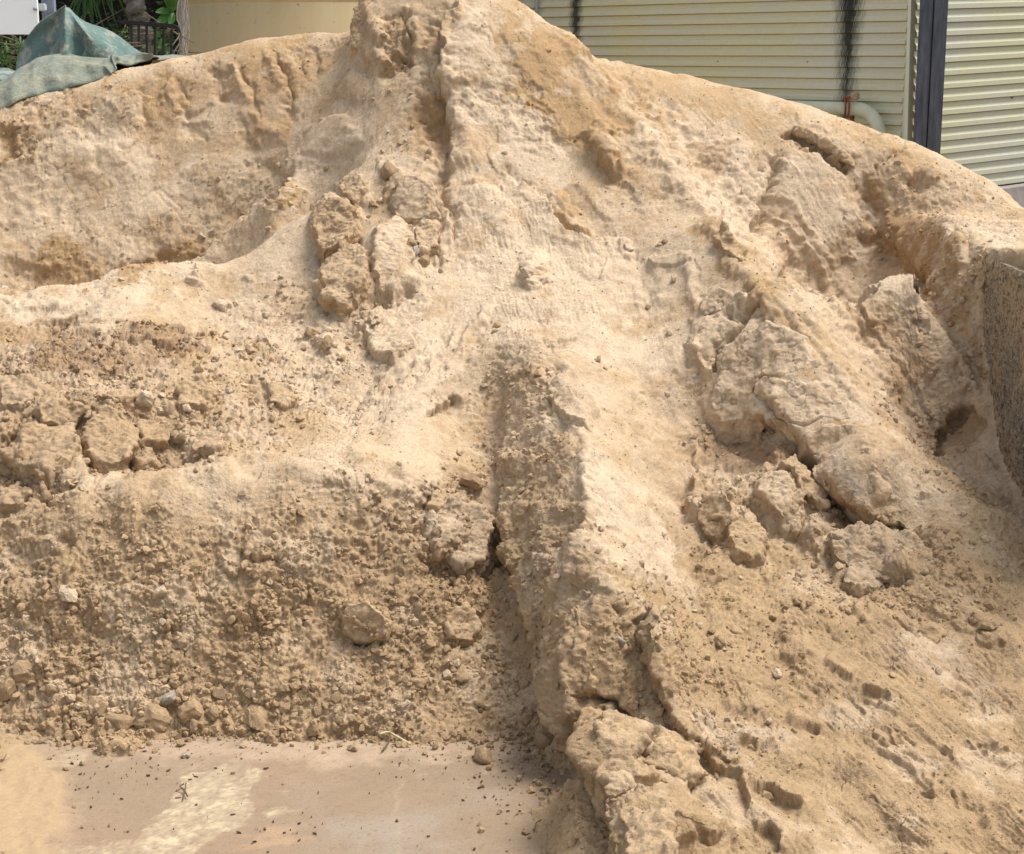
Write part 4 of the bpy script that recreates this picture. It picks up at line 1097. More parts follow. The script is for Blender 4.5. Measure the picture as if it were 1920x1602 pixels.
# ------------------------------------------------------------------ clad shed walls
def clad_mat(name, col, stains):
    m, nt, b = new_mat(name, 0.55)
    tc = nd(nt, 'ShaderNodeTexCoord'); sep = nd(nt, 'ShaderNodeSeparateXYZ'); nt.links.new(tc.outputs['Object'], sep.inputs[0])
    geo = nd(nt, 'ShaderNodeNewGeometry'); gs = nd(nt, 'ShaderNodeSeparateXYZ'); nt.links.new(geo.outputs['Position'], gs.inputs[0])
    f = ramp(nt, noise_node(nt, geo.outputs['Position'], 1.6, 4), [(0.35, 0.0), (0.65, 1.0)])
    c = mixc(nt, f, col, (col[0] * 1.05, col[1] * 1.02, col[2] * 0.84))
    fd_ = ramp(nt, noise_node(nt, geo.outputs['Position'], 34, 5, 0.7), [(0.25, 0.93), (0.6, 1.0)])
    c = mixc(nt, 1.0, c, fd_, 'MULTIPLY')
    comb = nd(nt, 'ShaderNodeCombineXYZ')
    def mth(op, a, b_=None, c_=None):
        n = nd(nt, 'ShaderNodeMath'); n.operation = op
        for i, v in enumerate((a, b_, c_)):
            if v is None: continue
            if isinstance(v, (int, float)): n.inputs[i].default_value = v
            else: nt.links.new(v, n.inputs[i])
        return n.outputs[0]
    nt.links.new(mth('MULTIPLY', sep.outputs[0], 110.0), comb.inputs[0]); nt.links.new(mth('MULTIPLY', gs.outputs[2], 9.0), comb.inputs[2])
    sn = noise_node(nt, comb.outputs[0], 1.0, 5, 0.65)
    for (x0, w, k, zlow) in stains:
        dx = mth('ABSOLUTE', mth('SUBTRACT', sep.outputs[0], x0))
        q = mth('SUBTRACT', 1.0, mth('DIVIDE', dx, w))
        q = mth('ADD', q, mth('MULTIPLY', mth('SUBTRACT', sn, 0.5), 1.5))
        q = mth('ADD', q, mth('MULTIPLY', mth('SUBTRACT', gs.outputs[2], zlow), 0.55))
        q = mth('MULTIPLY', q, mth('GREATER_THAN', mth('SUBTRACT', w * 2.2, dx), 0.0))
        fac = ramp(nt, q, [(0.30, 0.0), (1.0, k)])
        c = mixc(nt, fac, c, (0.035, 0.035, 0.032))
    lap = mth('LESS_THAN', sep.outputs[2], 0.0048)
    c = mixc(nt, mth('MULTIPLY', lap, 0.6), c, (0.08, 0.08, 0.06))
    nt.links.new(c, b.inputs['Base Color'])
    return m

PITCHB = 0.072
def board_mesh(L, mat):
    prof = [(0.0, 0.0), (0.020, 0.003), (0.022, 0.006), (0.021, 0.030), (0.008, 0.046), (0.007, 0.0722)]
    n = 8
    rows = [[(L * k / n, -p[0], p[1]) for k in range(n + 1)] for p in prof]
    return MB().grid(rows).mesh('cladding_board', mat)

def clad_wall(name, p0, dirv, L, z0, z1, mat, label, tilt=0.0):
    ang = math.atan2(dirv[1], dirv[0])
    e = empty(name, (p0[0], p0[1], 0), label, 'wall')
    e.rotation_euler = Matrix.Rotation(ang, 4, 'Z').to_euler() if not tilt else (Matrix.Rotation(ang, 4, 'Z') @ Matrix.Rotation(-tilt, 4, 'Y')).to_euler()
    bmsh = board_mesh(L, mat)
    z = z0
    while z < z1:
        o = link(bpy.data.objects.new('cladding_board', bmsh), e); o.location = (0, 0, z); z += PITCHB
    return e

# left wall: runs away to the left behind the heap; local x grows from its far end towards the corner
corner = at(1713, 100, 11.0)
ld = Vector((-0.9, 1.0, 0)).normalized()
LL = 4.2
far = Vector((corner.x, corner.y, 0)) + ld * LL
def wall_local(px):   # distance from the far end where the view line through px meets the left wall
    a = (px - 960) / FP / CP * 0.985
    # solve X = a*Y on the wall
    t = (corner.x - a * corner.y) / (a * ld.y - ld.x)
    return LL - t
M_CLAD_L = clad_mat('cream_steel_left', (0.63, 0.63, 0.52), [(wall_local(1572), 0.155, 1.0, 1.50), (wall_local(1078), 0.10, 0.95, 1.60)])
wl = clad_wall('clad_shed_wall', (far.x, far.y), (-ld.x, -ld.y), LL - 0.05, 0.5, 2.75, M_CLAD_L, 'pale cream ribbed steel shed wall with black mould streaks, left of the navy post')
M_FLASH = simple_mat('cream_flashing', (0.60, 0.63, 0.50), 0.5, 0.08, 2.0)
MB().box((LL + 0.035, -0.014, 1.6), (0.14, 0.05, 2.4), bev=0.004).build('corner_flashing', M_FLASH, wl)
MB().box((LL / 2, 0.03, 1.6), (LL - 0.1, 0.02, 2.4)).build('backing_sheet', M_FLASH, wl)
M_SCREW = simple_mat('screw_head', (0.16, 0.15, 0.13), 0.5, 0.2, 50)
def screw(parent, x, z, y=-0.012):
    s_ = MB(); s_.tube([(x, y - 0.007, z), (x, y - 0.004, z), (x, y + 0.006, z)], [0.006, 0.009, 0.010], 8); s_.build('screw', M_SCREW, parent, True)
zrow = at(1500, 118, 11.3).z
for px in (1337, 1500): screw(wl, wall_local(px), zrow)

# right wall, nearer, beyond the post
rc = at(1768, 100, 9.7); rd = Vector((1.29, 1.0, 0)).normalized()
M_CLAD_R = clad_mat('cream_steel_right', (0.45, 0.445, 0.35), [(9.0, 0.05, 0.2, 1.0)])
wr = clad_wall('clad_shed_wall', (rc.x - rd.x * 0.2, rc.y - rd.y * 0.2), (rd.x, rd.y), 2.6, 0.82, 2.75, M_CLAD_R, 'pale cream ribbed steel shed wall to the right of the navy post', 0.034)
MB().box((1.3, 0.035, 1.75), (2.6, 0.02, 2.0)).build('backing_sheet', M_FLASH, wr)
M_PLINTH = simple_mat('grey_plinth', (0.30, 0.265, 0.24), 0.9, 0.25, 9, 0.004, 40)
MB().box((1.3, -0.02, 0.40), (2.7, 0.20, 0.83)).build('plinth', M_PLINTH, wr)
for px, py in ((1887, 184), (1914, 219), (1900, 351)):
    a_ = (px - 960) / FP
    t_ = (rc.x - a_ * rc.y * 1.0) / (a_ * rd.y - rd.x); t_ = abs(t_)
    Yp = rc.y + rd.y * t_; screw(wr, 0.2 + t_, at(px, py, Yp).z - 0.034 * t_)

# navy post
M_NAVY = simple_mat('navy_paint', (0.050, 0.062, 0.095), 0.45, 0.35, 18, 0.001, 90)
m, nt, b = new_mat('navy_weathered', 0.5)
geo = nd(nt, 'ShaderNodeNewGeometry'); mp = nd(nt, 'ShaderNodeMapping'); mp.inputs['Scale'].default_value = (40, 40, 5)
nt.links.new(geo.outputs['Position'], mp.inputs['Vector'])
c = mixc(nt, ramp(nt, noise_node(nt, mp.outputs[0], 1.0, 6, 0.7), [(0.3, 0.0), (0.75, 1.0)]), (0.032, 0.038, 0.052), (0.110, 0.125, 0.155))
nt.links.new(c, b.inputs['Base Color'])
M_NAVY = m
pb = at(1741, 200, 9.25)
post = empty('steel_post', (pb.x, pb.y, 0), 'dark navy steel channel post standing at the corner between the cream walls', 'post')
q = Vector((0, 0, 0))
pa = -0.20
R_ = Matrix.Rotation(pa, 3, 'Z')
def pbox(cx, cy, sx, sy, nm):
    o = MB().box((0, 0, 1.35), (sx, sy, 2.9), bev=0.003).build(nm, M_NAVY, post); v = R_ @ Vector((cx, cy, 0)); o.location = v; o.rotation_euler = (0, 0, pa); return o
pbox(-0.037, 0, 0.068, 0.055, 'flange'); pbox(0.037, -0.012, 0.070, 0.055, 'flange'); pbox(0, 0.035, 0.020, 0.05, 'web')

# pipe with elbow and rusty clip, in front of the left wall
M_PIPE = simple_mat('pale_green_pipe', (0.60, 0.63, 0.50), 0.35, 0.08, 12)
def onwall(px, py, off=0.09):
    a = (px - 960) / FP / CP * 0.985
    t = (corner.x - a * corner.y) / (a * ld.y - ld.x)
    Y = corner.y + ld.y * t - off
    return at(px, py, Y)
pp = [onwall(*p) for p in ((1380,196),(1460,199),(1540,202),(1595,203),(1614,205),(1629,212),(1640,224),(1647,240),(1650,260),(1651,300),(1652,400))]
pipe = empty('drain_pipe', (pp[3].x, pp[3].y, 0), 'cream green plastic pipe bending down in front of the left shed wall', 'pipe')
def rel(pts, e): return [Vector(p) - Vector(e.location) for p in pts]
MB().tube(rel(pp[:4], pipe), 0.040, 20).build('straight_run', M_PIPE, pipe, True)
MB().tube(catmull(rel(pp[3:9], pipe), 24), 0.042, 20).build('elbow', M_PIPE, pipe, True)
MB().tube(rel(pp[8:], pipe), 0.040, 20).build('down_run', M_PIPE, pipe, True)
M_RUST = simple_mat('rusty_steel', (0.26, 0.085, 0.040), 0.85, 0.5, 60, 0.001, 120)
c0 = onwall(1583, 203); dirp = (pp[3] - pp[2]).normalized()
ring = []
for k in range(15):
    a = math.radians(-60 + 260 * k / 14)
    ring.append(c0 + Vector((0, -1, 0)) * math.cos(a) * 0.046 + Vector((0, 0, 1)) * math.sin(a) * 0.046)
clip = empty('pipe_clip', tuple(c0 + Vector((0, -0.03, 0))), 'rusty wire clip with a round cap hooked over the drain pipe', 'clip'); clip.scale = (1.35, 1.35, 1.35)
for dx in (-0.009, 0.012):
    MB().tube([p - c0 + dirp * dx for p in ring], 0.0045, 8).build('wire_loop', M_RUST, clip, True)
ctop = onwall(1597, 186, 0.12)
MB().tube([ring[9] - c0, (ring[9] - c0) * 0.5 + (ctop - c0) * 0.5 + V3(0, -0.02, 0.0), ctop - c0], 0.008, 8).build('arm', M_RUST, clip, True)
M_CAP = simple_mat('cap', (0.42, 0.30, 0.20), 0.7, 0.3, 50)
kb = MB(); kb.tube([ctop - c0 + V3(0, -0.012, 0), ctop - c0 + V3(0, -0.006, 0), ctop - c0 + V3(0, 0.012, 0)], [0.016, 0.021, 0.021], 16); kb.build('round_cap', M_CAP, clip, True)
MB().tube([onwall(1592, 214, 0.05) - c0, onwall(1594, 224, 0.05) - c0, onwall(1597, 236, 0.05) - c0], [0.013, 0.006, 0.005], 8).build('hanger', M_RUST, clip, True)
# thin conduit at the left end of that wall
M_COND = simple_mat('grey_conduit', (0.36, 0.40, 0.44), 0.5, 0.1, 10)
cb = [onwall(1006, y_, 0.06) for y_ in (-60, 0, 60)]
co = MB().tube([cb[0], cb[1], cb[2]], 0.014, 12).build('conduit', M_COND, None, True)
tag(co, 'thin blue grey conduit running up the wall right beside the heap top', 'conduit')

# ------------------------------------------------------------------ tan tank behind
m, nt, b = new_mat('tan_tank', 0.55)
geo = nd(nt, 'ShaderNodeNewGeometry'); mp = nd(nt, 'ShaderNodeMapping'); mp.inputs['Scale'].default_value = (9, 9, 1.2)
nt.links.new(geo.outputs['Position'], mp.inputs['Vector'])
c = mixc(nt, ramp(nt, noise_node(nt, mp.outputs[0], 1.0, 5, 0.6), [(0.3, 0.0), (0.7, 1.0)]), (0.56, 0.43, 0.225), (0.62, 0.49, 0.27))
sc_ = ramp(nt, noise_node(nt, geo.outputs['Position'], 22, 3, 0.8), [(0.28, 0.5), (0.36, 1.0)])
c = mixc(nt, 1.0, c, sc_, 'MULTIPLY')
nt.links.new(c, b.inputs['Base Color'])
tx, ty, tr = -1.17, 11.6, 1.02
tank = empty('water_tank', (tx, ty, 0), 'large round tan water tank rising behind the left crest of the heap', 'tank')
n = 96
def rings(zr): return [[(r * math.cos(2 * math.pi * k / n), r * math.sin(2 * math.pi * k / n), z) for k in range(n + 1)] for z, r in zr]
zs = at(500, 3, ty - tr).z
MB().grid(rings([(0, tr), (0.6, tr), (1.2, tr), (zs - 0.006, tr), (zs - 0.003, tr - 0.006), (zs + 0.003, tr - 0.006), (zs + 0.006, tr), (2.6, tr), (2.75, tr - 0.1), (2.95, 0.5), (3.0, 0.05)])).build('shell', m, tank, True)

# ------------------------------------------------------------------ left background
M_WHITE = simple_mat('white_panel', (0.86, 0.90, 0.92), 0.4, 0.03, 3)
M_GREYP = simple_mat('galvanised', (0.20, 0.235, 0.30), 0.5, 0.25, 14, 0.0, 60)
pc = at(22, 12, 8.6)
sg = empty('blank_sign', (pc.x, pc.y, 0), 'blank white board on a grey steel upright at the top left corner', 'sign')
def loc(px, py, Y, e): return at(px, py, Y) - Vector(e.location)
A = loc(-70, -90, 8.6, sg); B = loc(74, 65, 8.6, sg)
MB().box(((A.x + B.x) / 2, 0, (A.z + B.z) / 2), (B.x - A.x, 0.02, A.z - B.z), bev=0.002).build('panel', M_WHITE, sg)
M_RIVET = simple_mat('rivet', (0.25, 0.26, 0.26), 0.4, 0.1, 30)
r_ = loc(65, 17, 8.57, sg); MB().tube([r_ + V3(0, 0.02, 0), r_ + V3(0, 0.0, 0), r_ + V3(0, -0.004, 0)], [0.009, 0.009, 0.005], 12).build('rivet', M_RIVET, sg, True)
u_ = loc(94, 60, 8.72, sg); MB().box((u_.x, u_.y, 1.3 + 0 * u_.z), (0.062, 0.05, 2.6), bev=0.004).build('upright', M_GREYP, sg)
k_ = loc(79, 14, 8.64, sg); MB().box((k_.x, k_.y, k_.z), (0.035, 0.05, 0.036), bev=0.005).build('clamp', simple_mat('clamp', (0.45, 0.5, 0.52), 0.4, 0.1, 20), sg)

# tarpaulin
m, nt, b = new_mat('green_tarpaulin', 0.75)
geo = nd(nt, 'ShaderNodeNewGeometry'); pos = geo.outputs['Position']
c = mixc(nt, ramp(nt, noise_node(nt, pos, 4, 5, 0.6), [(0.35, 0.0), (0.65, 1.0)]), (0.085, 0.140, 0.120), (0.165, 0.235, 0.210))
c = mixc(nt, ramp(nt, noise_node(nt, pos, 11, 6, 0.7), [(0.50, 0.0), (0.62, 0.85)]), c, (0.36, 0.33, 0.25))
wv = ramp(nt, noise_node(nt, pos, 90, 3, 0.6), [(0.3, 0.85), (0.7, 1.1)])
c = mixc(nt, 1.0, c, wv, 'MULTIPLY')
nt.links.new(c, b.inputs['Base Color'])
bn = nd(nt, 'ShaderNodeBump'); bn.inputs['Distance'].default_value = 0.012
nt.links.new(noise_node(nt, pos, 22, 5, 0.6), bn.inputs['Height']); nt.links.new(bn.outputs[0], b.inputs['Normal'])
M_TARP = m
m2 = m.copy(); m2.name = 'dusty_tarpaulin'
for n_ in m2.node_tree.nodes:
    if n_.type == 'MIX' and n_.blend_type == 'MIX':
        for s_ in (n_.inputs[6], n_.inputs[7]):
            if not s_.links:
                v = s_.default_value; s_.default_value = (v[0] * 0.45 + 0.13, v[1] * 0.5 + 0.11, v[2] * 0.5 + 0.075, 1)
M_TARPD = m2
M_FOLDSHADE = simple_mat('fold_shade', (0.030, 0.025, 0.022), 0.8, 0.3, 30)  # near-black colour with the shade beneath the fold painted in
torg = at(120, 150, 6.95)
tarp = empty('green_tarpaulin', (torg.x, torg.y, 0), 'faded green tarpaulin crumpled and folded over the left crest of the heap', 'tarpaulin')
def tl(px, py, Y): return at(px, py, Y) - Vector(tarp.location)
# front fold: a soft roll lying along the crest
bot = catmull([tl(-60, 228, 6.55), tl(0, 206, 6.60), (tl(50, 182, 6.62)), tl(100, 172, 6.64), tl(150, 158, 6.66), tl(195, 145, 6.68), tl(214, 134, 6.70), tl(218, 118, 6.74), tl(240, 122, 6.78), tl(262, 116, 6.80), tl(292, 108, 6.84)], 70)
top = catmull([tl(-60, 180, 6.86), tl(0, 152, 6.88), tl(40, 126, 6.90), tl(80, 106, 6.94), tl(118, 101, 6.96), tl(165, 107, 6.96), tl(205, 109, 6.96), tl(220, 107, 6.96), tl(245, 103, 6.96), tl(270, 100, 6.96), tl(296, 106, 6.94)], 70)
rows = []
for j in range(26):
    t = j / 25.0; r = []
    for k, (a, c_) in enumerate(zip(bot, top)):
        s_ = k / 69.0
        if t <= 0.72:
            q = t / 0.72; p = a.lerp(c_, q ** 0.8) + V3(0, -0.055 * math.sin(math.pi * min(1, q)) , 0.010 * math.sin(math.pi * q))
        else:
            q = (t - 0.72) / 0.28; p = c_ + V3(0, 0.30 * q, -0.16 * q * q)
        p = p + V3(0.004 * math.sin(k * 0.9), 0.012 * math.sin(k * 0.42 + 5 * t) + 0.006 * math.sin(k * 1.1 - 7 * t), 0.005 * math.sin(k * 0.37 + 9 * t) * math.sin(math.pi * min(t / 0.72, 1)))
        r.append(p)
    rows.append(r)
o = MB().grid(rows).build('front_fold', M_TARPD, tarp, True)
sol = o.modifiers.new('thickness', 'SOLIDIFY'); sol.thickness = 0.006
# dark sheet standing in for the shade in the hollow under the fold
o = MB().grid([[tl(212, 112, 6.90), tl(245, 112, 6.92), tl(285, 108, 6.92)], [tl(212, 150, 6.86), tl(245, 140, 6.88), tl(285, 120, 6.88)]]).build('fold_shade_sheet', M_FOLDSHADE, tarp)
# raised fold standing up behind
def col(pts, n=16): return catmull([tl(*p) for p in pts], n)
cols_ = [col([(122, 12, 7.06), (96, 26, 7.16), (66, 52, 7.24), (42, 82, 7.28), (30, 118, 7.28), (30, 150, 7.26)]),
         col([(122, 12, 7.06), (106, 36, 7.16), (90, 66, 7.20), (72, 100, 7.20), (62, 125, 7.18), (60, 150, 7.16)]),
         col([(122, 12, 7.06), (117, 40, 7.12), (110, 76, 7.13), (104, 100, 7.12), (100, 125, 7.10), (100, 150, 7.10)]),
         col([(122, 12, 7.06), (121, 40, 7.00), (118, 76, 6.97), (117, 100, 6.95), (116, 125, 6.94), (116, 150, 6.94)]),
         col([(124, 13, 7.06), (134, 44, 7.03), (142, 78, 7.02), (150, 104, 7.00), (156, 125, 7.00), (160, 150, 7.0)]),
         col([(126, 14, 7.07), (148, 44, 7.02), (172, 74, 7.00), (196, 98, 6.99), (212, 118, 6.98), (222, 140, 6.98)]),
         col([(130, 15, 7.08), (152, 42, 7.08), (184, 66, 7.08), (220, 92, 7.07), (240, 110, 7.05), (252, 130, 7.04)]),
         col([(132, 17, 7.10), (150, 35, 7.16), (186, 49, 7.18), (228, 72, 7.18), (262, 96, 7.14), (290, 116, 7.10)])]
rows = []
nC = 48
for j in range(16):
    keys = [c_[j] for c_ in cols_]
    r = catmull(keys, nC)
    r = [p + V3(0, 0.010 * math.sin(i * 0.8 + j * 0.7) * min(1, j / 4), 0.005 * math.sin(i * 0.6 - j)) * min(1, j / 5) for i, p in enumerate(r)]
    rows.append(r)
o = MB().grid(rows).build('raised_fold', M_TARP, tarp, True); sol = o.modifiers.new('thickness', 'SOLIDIFY'); sol.thickness = 0.005
rows = [[tl(-80, 110 + 3 * math.sin(j), 7.5) if i == 0 else tl(-80 + 130 * i / 12, 116 + 1.6 * i + 22 * j / 6 + 2 * math.sin(i * 1.3), 7.45 - 0.05 * j + 0.02 * math.sin(i * 1.7 + j)) for i in range(13)] for j in range(7)]
o = MB().grid(rows).build('trailing_edge', M_TARP, tarp, True); sol = o.modifiers.new('thickness', 'SOLIDIFY'); sol.thickness = 0.005
# far strip of the same sheet showing above the crest
rows = [[tl(285 + 85 * i / 10, 103.5 + 1.2 * math.sin(i) + 8 * j / 3, 7.02 - 0.02 * j) for i in range(11)] for j in range(4)]
o = MB().grid(rows).build('flat_edge', M_TARPD, tarp, True); sol = o.modifiers.new('thickness', 'SOLIDIFY'); sol.thickness = 0.005
M_PALE = simple_mat('pale_stone', (0.55, 0.45, 0.33), 0.9, 0.15, 30, 0.002, 90)

# vegetation
M_BARK = simple_mat('bark', (0.14, 0.13, 0.105), 0.95, 0.45, 24, 0.015, 60)
def leaf_mat(name, c0_, c1_, rough=0.5):
    m, nt, b = new_mat(name, rough)
    oi = nd(nt, 'ShaderNodeNewGeometry')
    f = oi.outputs['Random Per Island']
    c = mixc(nt, f, c0_, c1_)
    nt.links.new(c, b.inputs['Base Color'])
    return m
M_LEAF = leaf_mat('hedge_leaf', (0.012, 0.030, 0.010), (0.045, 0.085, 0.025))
M_LEAFB = leaf_mat('bright_leaf', (0.060, 0.150, 0.030), (0.110, 0.240, 0.050), 0.4)
def leaf(bm_, c, d, up, L, Wd, curve=0.2):
    d = d.normalized(); s = d.cross(up).normalized(); nrm = s.cross(d)
    prof = [(0, 0.05), (0.25, 0.75), (0.55, 1.0), (0.82, 0.6), (1.0, 0.02)]
    prev = None
    for t, w in prof:
        p = c + d * (L * t) - Vector((0, 0, 1)) * (curve * L * t * t)
        row = [bm_.verts.new(p - s * Wd * w + nrm * Wd * w * 0.3), bm_.verts.new(p), bm_.verts.new(p + s * Wd * w + nrm * Wd * w * 0.3)]
        if prev:
            for k in range(2): bm_.faces.new((prev[k], prev[k + 1], row[k + 1], row[k]))
        prev = row
R1 = random.Random(4)
def rv(): return Vector((R1.gauss(0, 1), R1.gauss(0, 1), R1.gauss(0, 1)))
# dense dark undergrowth
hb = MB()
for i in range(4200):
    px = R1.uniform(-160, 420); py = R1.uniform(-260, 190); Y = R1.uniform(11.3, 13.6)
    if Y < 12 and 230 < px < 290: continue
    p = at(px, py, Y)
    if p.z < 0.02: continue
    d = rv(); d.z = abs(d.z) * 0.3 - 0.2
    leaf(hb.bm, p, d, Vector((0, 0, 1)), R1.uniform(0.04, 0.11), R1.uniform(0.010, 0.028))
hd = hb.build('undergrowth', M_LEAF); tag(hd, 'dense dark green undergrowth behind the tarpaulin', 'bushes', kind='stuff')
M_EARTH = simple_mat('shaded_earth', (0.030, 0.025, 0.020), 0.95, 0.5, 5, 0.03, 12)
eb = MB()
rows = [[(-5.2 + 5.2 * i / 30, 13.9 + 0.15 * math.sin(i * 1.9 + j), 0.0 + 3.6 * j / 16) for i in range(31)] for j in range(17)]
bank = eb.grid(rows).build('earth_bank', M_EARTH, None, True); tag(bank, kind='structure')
# leaf litter and green ground plants lower left
gp = MB()
for i in range(340):
    px = R1.uniform(-20, 60); py = R1.uniform(80, 135); p = at(px, py, R1.uniform(8.6, 9.6))
    d = rv(); d.z = abs(d.z) * 0.8; leaf(gp.bm, p, d, Vector((0, 0.2, 1)), R1.uniform(0.03, 0.08), R1.uniform(0.004, 0.010))
for i in range(300):
    px = R1.uniform(195, 320); py = R1.uniform(55, 105); p = at(px, py, R1.uniform(9.6, 10.6))
    if R1.random() < 0.5 and px > 240 and py < 80: continue
    d = rv(); d.z = abs(d.z) * 0.5; leaf(gp.bm, p, d, Vector((0, 0.2, 1)), R1.uniform(0.025, 0.06), R1.uniform(0.010, 0.020))
gpo = gp.build('ground_plants', leaf_mat('weed_leaf', (0.025, 0.060, 0.018), (0.10, 0.19, 0.06))); tag(gpo, 'low green weeds growing in front of the dark undergrowth', 'weeds', kind='stuff')
tw = MB()
for i in range(60):
    px = R1.uniform(-20, 110) if i % 2 else R1.uniform(150, 330); py = R1.uniform(50, 130)
    p = at(px, py, R1.uniform(9.0, 11.0)); d = rv() * 0.14; d.z *= 0.4
    tw.tube([p - d, p + rv() * 0.01, p + d], [0.002, 0.004, 0.003], 5)
two = tw.build('dry_twigs', simple_mat('dry_twig', (0.17, 0.12, 0.09), 0.9, 0.4, 20)); tag(two, 'tangle of dry brown twigs under the bushes', 'twigs', kind='stuff')
# palm-like blades at the top
pf = MB()
for i in range(46):
    base = at(R1.uniform(150, 200), R1.uniform(-90, -30), 11.2); d = V3(R1.gauss(0, 0.5), -0.2, -1)
    leaf(pf.bm, base, d, V3(0.3, 1, 0), R1.uniform(0.22, 0.42), R1.uniform(0.004, 0.009), 0.1)
pfo = pf.build('palm_frond', leaf_mat('frond_leaf', (0.020, 0.060, 0.012), (0.060, 0.130, 0.030)))
tag(pfo, 'drooping narrow bladed palm frond left of the tree trunk', 'palm frond')
# tree
tb = at(268, 110, 10.4)
tree = empty('tree', (tb.x, tb.y, 0), 'mottled grey tree trunk rising between the tarpaulin and the tan tank', 'tree')
def trl(px, py, Y): return at(px, py, Y) - Vector(tree.location)
tp = [Vector((0.08, 0, -0.1)), trl(276, 120, 10.4), trl(268, 80, 10.4), trl(262, 50, 10.4), trl(256, 20, 10.4), trl(251, -10, 10.4), trl(240, -80, 10.4), trl(236, -260, 10.5)]
tbm = MB(); tp2 = catmull(tp, 40)
tbm.tube([p + rv() * 0.004 for p in tp2], [0.075 - 0.028 * (k / 39) + 0.006 * math.sin(k * 1.7) for k in range(40)], 16)
tbm.build('trunk', M_BARK, tree, True)
lb = MB(); lb.tube([trl(240, -80, 10.4), trl(200, -150, 10.6), trl(150, -200, 10.9)], [0.04, 0.025, 0.012], 8); lb.tube([trl(238, -140, 10.45), trl(300, -210, 10.7), trl(350, -260, 11.0)], [0.035, 0.022, 0.01], 8)
lb.build('limb', M_BARK, tree, True)
cb_ = MB()
for i in range(3600):
    c_ = V3(R1.gauss(0, 0.9), R1.gauss(0.7, 0.6), 3.0 + abs(R1.gauss(0, 0.45)))
    leaf(cb_.bm, c_, rv(), V3(0, 0.1, 1), R1.uniform(0.07, 0.16), R1.uniform(0.02, 0.045))
cb_.build('crown', M_LEAF, tree)
# big glossy leaves
shr = empty('broadleaf_shrub', tuple(at(315, 60, 10.0)), 'shrub with a few large glossy bright green leaves beside the tan tank', 'shrub')
def sl(px, py, Y=10.0): return at(px, py, Y) - Vector(shr.location)
for (x0, y0, x1, y1, w) in ((322,22,291,20,0.022),(324,26,292,44,0.026),(322,30,308,50,0.022),(318,24,334,-8,0.030),(320,10,306,-6,0.026),(326,24,318,48,0.020),(300,58,290,75,0.02),(318,20,322,-20,0.03),(308,70,298,92,0.02),(285,55,300,68,0.018)):
    l_ = MB(); a_, b_ = sl(x0, y0), sl(x1, y1, 9.93); leaf(l_.bm, a_, b_ - a_, V3(0.1, -1, 0.5), (b_ - a_).length, w * 1.1, 0.08); l_.build('leaf', M_LEAFB, shr)
st_ = MB(); st_.tube([sl(318, 120), sl(320, 60), sl(323, 22), sl(322, -10)], [0.008, 0.007, 0.006, 0.004], 7); st_.build('stem', M_BARK, shr)
# hanging dry vines
M_VINE = simple_mat('dry_vine', (0.36, 0.33, 0.29), 0.9, 0.3, 30)
vine = empty('hanging_vine', tuple(at(345, 50, 9.9)), 'bunch of pale dry vine stems hanging down the left side of the tan tank', 'vine')
for k in range(15):
    x0 = R1.uniform(336, 356); x1 = R1.uniform(334, 352); x2 = R1.uniform(338, 356); x3 = R1.uniform(310, 356) if k % 2 else R1.uniform(340, 357)
    Yk = 9.9 + R1.uniform(-0.08, 0.08)
    v_ = MB(); v_.tube([p - Vector(vine.location) for p in catmull([at(x0, -60, Yk), at(x1, 5, Yk), at(x1 + R1.uniform(-4, 6), 35, Yk), at(x2, 62, Yk), at(x3, 104, Yk), at(x3 + 2, 130, Yk)], 18)], R1.uniform(0.0022, 0.0042), 6); v_.build('vine_stem', M_VINE, vine, True)
# black slatted railing
M_BLACK = simple_mat('black_plastic', (0.018, 0.022, 0.026), 0.5, 0.2, 12)
rl = empty('slatted_railing', tuple(at(290, 60, 9.3)), 'black curved railing with upright slats standing before the tree trunk', 'railing')
def rll(px, py, Y=9.3): return at(px, py, Y) - Vector(rl.location)
tr_ = catmull([rll(228, 42), rll(245, 43), rll(275, 46), rll(305, 48), rll(328, 51), rll(338, 60), rll(340, 80)], 28)
rb = MB(); rb.grid([[p + V3(0, dy, dz) for p in tr_] for dy, dz in ((-0.012, 0.012), (-0.014, -0.008), (0.012, -0.010), (0.014, 0.012), (-0.012, 0.012))]); rb.build('top_rail', M_BLACK, rl, True)
for px, py in ((246,46),(260,48),(275,49),(291,51),(307,52),(322,55)):
    a_ = rll(px, py); b_ = rll(px + (px - 285) * -0.06, 135)
    MB().tube([a_, a_.lerp(b_, 0.5), b_], 0.0075, 6).build('slat', M_BLACK, rl)

# ------------------------------------------------------------------ clods lying loose on the heap
CLODS = []
for v_ in range(12):
    r = random.Random(100 + v_); b_ = bmesh.new(); bmesh.ops.create_icosphere(b_, subdivisions=3 if v_ < 6 else 2, radius=1.0)
    planes = [(Vector((r.gauss(0, 1), r.gauss(0, 1), r.gauss(0, 1))).normalized(), r.uniform(0.42, 0.82)) for _ in range(9 if v_ % 2 else 6)]
    for v in b_.verts:
        for n_, d_ in planes:
            k = v.co.dot(n_)
            if k > d_: v.co -= n_ * (k - d_)
    co = np.array([v.co[:] for v in b_.verts], np.float32)
    h = 0.22 * fbm(co, 0.9, 3, 0.65, v_ * 3.3) + 0.10 * fbm(co, 0.3, 3, 0.65, v_ * 2.1 + 5) + 0.16 * pebbles(co, 0.42, v_ * 1.3, 0.7)
    for v, q_ in zip(b_.verts, h): v.co *= 1 + float(q_)
    me_ = bpy.data.meshes.new('sand_clod'); b_.to_mesh(me_); b_.free()
    for p in me_.polygons: p.use_smooth = v_ % 3 == 0
    CLODS.append(me_)
CM = {}
